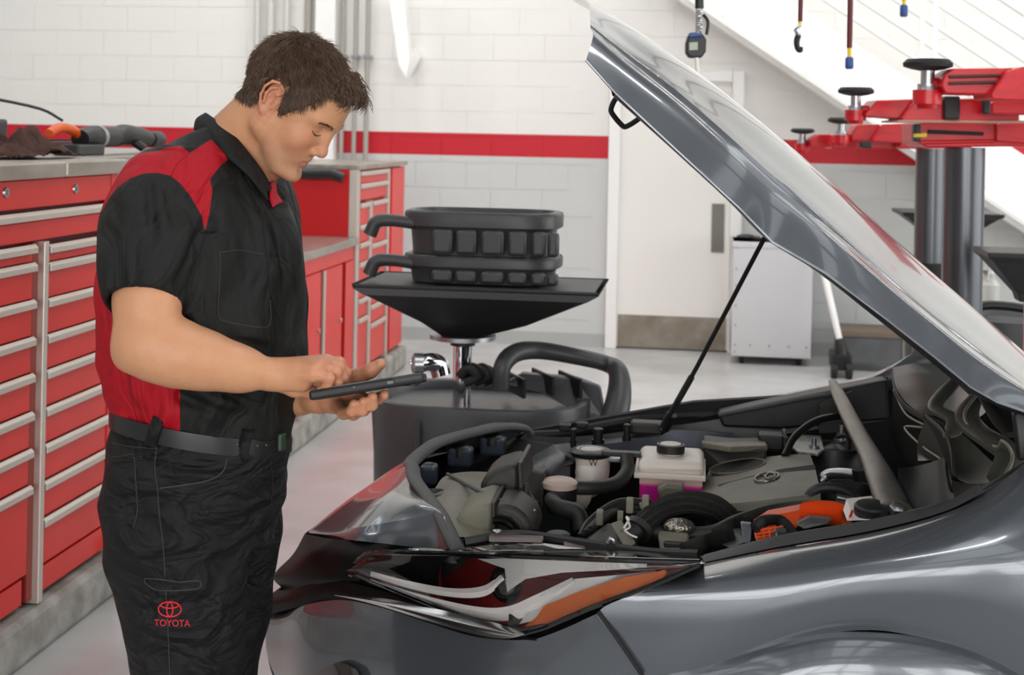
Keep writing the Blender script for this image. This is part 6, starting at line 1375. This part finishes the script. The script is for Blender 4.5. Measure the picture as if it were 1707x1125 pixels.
for xx in (-.12, .12): obj('caster', MB().lathe(c+V(xx-.015, -.08, .04), (1, 0, 0), [(0, .02), (0, .04), (.03, .04), (.03, .02)], 16), M['rubber'], t)
cb_ = onD(1648, 490, 7.2)
t = thing('clear_jug', (cb_[0], cb_[1], onD(1648, 528, 7.2)[2]-.03), 'milky clear plastic jug hanging on the right of the lift column', 'jug')
obj('jug_body', MB().lathe(cb_-V(0, 0, .11), (0, 0, 1), [(0, .02), (.02, .05), (.16, .058), (.19, .03), (.22, .022)], 24), M['clearp'], t)
obj('jug_lid', MB().lathe(cb_+V(0, 0, .105), (0, 0, 1), [(0, .03), (.02, .03), (.03, .015)], 20), M['steel'], t)
obj('hanger', MB().tube([cb_+V(0, 0, .13), cb_+V(0, 0, .18), V(onD(1607, 430, D1+.3)[0]+.1, onD(1607, 430, D1+.3)[1], cb_[2]+.2)], .004, 6), M['steel'], t)

# ================================================================ aluminium cabinet, dolly, mop by the back wall
ac0, ac1 = onZ(1218, 592, .0), onZ(1355, 592, .0); Yc = 10.1
xa, xb_ = onY(1220, 500, Yc)[0], onY(1354, 500, Yc)[0]; zT = onY(1285, 404, Yc)[2]; zB = onY(1285, 596, Yc)[2]
al = thing('rolling_cabinet', ((xa+xb_)/2, Yc, 0), 'silver riveted sheet metal rolling cabinet beside the white door', 'cabinet')
obj('cabinet_body', MB().box((xa, Yc, zB), (xb_, Yc+.45, zT)), M['alu'], al, smooth=False, bevel=.006)
obj('cabinet_lid', MB().box((xa-.006, Yc-.006, zT-.045), (xb_+.006, Yc+.456, zT)), M['alu'], al, smooth=False, bevel=.006)
for i, (fx, fz) in enumerate([(.05, z) for z in (.95, .76, .62, .44, .27, .1, .04)]+[(x, .1) for x in (.24, .48, .72, .94)]):
    p = V(xa+(xb_-xa)*fx, Yc, zB+(zT-zB)*fz); obj('rivet', MB().lathe(p, (0, -1, 0), [(0, .009), (.004, .008), (.006, .003)], 8), M['steel'], al)
for x in (xa+.08, xb_-.08):
    for yy in (Yc+.08, Yc+.37): obj('caster', MB().lathe((x-.015, yy, .035), (1, 0, 0), [(0, .02), (0, .035), (.03, .035), (.03, .02)], 16), M['rubber'], al)
t = thing('work_glove', (onY(1240, 398, Yc+.15)[0], Yc+.15, zT), 'dark crumpled glove lying on the silver rolling cabinet', 'glove')
obj('glove_palm', MB().ell((xa+.10, Yc+.2, zT+.022), (.07, .05, .02)), M['dgrey'], t)
for k in range(4): obj('glove_finger', MB().tube([(xa+.15, Yc+.17+.02*k, zT+.018), (xa+.2, Yc+.16+.024*k, zT+.012)], .011, 8), M['dgrey'], t)
Yd = 10.0
xa2, xb2 = onY(1400, 580, Yd)[0], onY(1512, 580, Yd)[0]
t = thing('scrap_bin', ((xa2+xb2)/2, Yd, 0), 'low grey steel parts bin on casters by the back wall', 'bin')
obj('bin_body', MB().box((xa2, Yd, .06), (xb2, Yd+.4, onY(1450, 556, Yd)[2])), mat('bin_grey', (108, 110, 112), .45, .3, noise=(6, (84, 84, 86), .7)), t, smooth=False, bevel=.006)
obj('bin_rim', MB().box((xa2-.01, Yd-.01, onY(1450, 562, Yd)[2]), (xb2+.01, Yd+.41, onY(1450, 553, Yd)[2])), mat('rusty_rim', (118, 102, 88), .6), t, smooth=False, bevel=.003)
obj('bin_post', MB().box((xb2-.03, Yd-.015, .03), (xb2, Yd, onY(1450, 556, Yd)[2])), mat('bin_post_tan', (150, 140, 124), .5), t, smooth=False)
for x in (xa2+.05, xb2-.08): obj('caster', MB().lathe((x-.015, Yd+.05, .035), (1, 0, 0), [(0, .02), (0, .035), (.03, .035), (.03, .02)], 16), M['rubber'], t)
Yj = 9.75
t = thing('trolley_jack', (onY(1395, 590, Yj)[0], Yj, 0), 'black wheeled jack with a long slanted white handle', 'jack')
a_, b2_ = onY(1402, 578, Yj), onY(1368, 430, Yj+.25)
obj('jack_handle', MB().cyl(a_, b2_, .022, .026, 14), M['white'], t)
obj('jack_body', MB().box((a_[0]-.06, Yj-.05, .05), (a_[0]+.07, Yj+.22, .16)), M['black'], t, smooth=False, bevel=.01)
obj('jack_yoke', MB().tube([V(a_[0], Yj, .1), a_, a_+(b2_-a_)*.08], [.05, .04, .03], 12), M['black'], t)
for x, r_4 in ((a_[0]-.07, .05), (a_[0]+.03, .055)): obj('jack_wheel', MB().lathe((x, Yj-.06, r_4), (1, 0, 0), [(0, r_4*.5), (0, r_4), (.04, r_4), (.04, r_4*.5)], 20), M['rubber'], t)

# ================================================================ things hanging from the ceiling
def hang(name, px, top, d, lab, cat, grp=None):
    c = onD(px, top, d); t = thing(name, (c[0], c[1], c[2]), lab, cat, grp); return t, c
H5 = 5.0
t, c = hang('tire_gauge', 1160, 95, H5, 'black and blue digital air gauge hanging on a spring hose', 'gauge')
g_ = lambda px, py: onD(px, py, H5)
obj('gauge_body', MB().prism([g_(1144, 72), g_(1148, 58), g_(1172, 56), g_(1178, 66), g_(1177, 86), g_(1170, 96), g_(1150, 96), g_(1144, 88)], fw*.05), M['black'], t, smooth=False, bevel=.006)
obj('gauge_top', MB().prism([g_(1147, 67), g_(1150, 54), g_(1170, 53), g_(1172, 66)], fw*.045), M['blue'], t, smooth=False, bevel=.004)
obj('display', MB().prism([g_(1149, 84), g_(1149, 71), g_(1163, 70), g_(1163, 83)], -fw*.003), mat('lcd_grey', (150, 158, 140), .2), t, smooth=False)
obj('trigger_lever', MB().tube([g_(1172, 24), g_(1180, 36), g_(1178, 58)], .006, 8, sm=4), M['black'], t)
sp = [g_(1166+4.5*math.cos(i*1.1), 52-i*.65)+fw*.012*math.sin(i*1.1) for i in range(62)]
obj('spring_guard', MB().tube(sp, .0028, 5), M['steel'], t)
cp_ = g_(1167, 12); obj('air_hose', MB().cyl(g_(1163, 56), V(cp_[0], cp_[1], 5.2), .008), mat('grey_air_hose', (150, 150, 150), .5), t)
obj('hose_ferrule', MB().cyl(g_(1166, 14), g_(1166, -12), .016), M['black'], t)
obj('chuck_hose', MB().cyl(g_(1161, 96), g_(1163, 122), .007), M['whitep'], t)
redc = mat('dark_red_cord', (96, 30, 34), .5)
t, c = hang('hook_cord', 1331, 85, 5.4, 'dark red hanging cord with silver clasp and black hook', 'cord')
h_ = lambda px, py: onD(px, py, 5.4)
k1 = h_(1334, 36); obj('cord', MB().cyl(k1, V(k1[0], k1[1], 5.2), .009), redc, t)
obj('cord_ferrule', MB().cyl(h_(1333.5, 30), h_(1333, 44), .007), M['yellow'], t)
obj('clasp', MB().tube([h_(1333, 42), h_(1330, 50), h_(1332, 60)], [.012, .018, .012], 10), M['chrome'], t)
obj('hook', MB().tube([h_(1331, 58), h_(1328, 70), h_(1330, 82), h_(1335, 84), h_(1336, 78)], [.012, .012, .01, .009, .006], 8, sm=4), M['black'], t)
for px, y0, y1, y2, d, lab in ((1416, 80, 95, 115, 5.3, 'longer dark cord with blue plug hanging above the red lift'), (1507, 0, 8, 28, 5.6, 'short cord with blue plug hanging at the top near the rails')):
    t, c = hang('plug_cord', px, y2, d, lab, 'cord', 'hanging cords with blue plugs')
    k1 = onD(px, y0, d); obj('cord', MB().cyl(k1, V(k1[0], k1[1], 5.2), .0105), redc, t)
    obj('cord_ferrule', MB().cyl(onD(px, y0, d), onD(px, y1, d), .008), M['yellow'], t)
    obj('plug', MB().lathe(onD(px, y1, d), (0, 0, -1), [(0, .011), (.006, .016), ((y2-y1)/F*d-.006, .016), ((y2-y1)/F*d, .012)], 14), M['blue'], t)
# something red lined at far right behind the bonnet
t = thing('striped_box', (onD(1700, 600, 8.0)[0], onD(1700, 600, 8.0)[1], onD(1700, 612, 8.0)[2]-.4), 'dark box with thin red lined edge at far right', 'box')
b_ = onD(1712, 588, 8.0)
obj('box_body', MB().box((b_[0]-.05, b_[1], b_[2]-.6), (b_[0]+.4, b_[1]+.3, b_[2])), M['dgrey'], t, smooth=False, bevel=.01)
for k in range(4): obj('edge_line', MB().box((b_[0]-.055, b_[1]-.006, b_[2]-.035-.02*k), (b_[0]+.4, b_[1], b_[2]-.028-.02*k)), M['redp'] if k % 2 == 0 else M['whitep'], t, smooth=False)
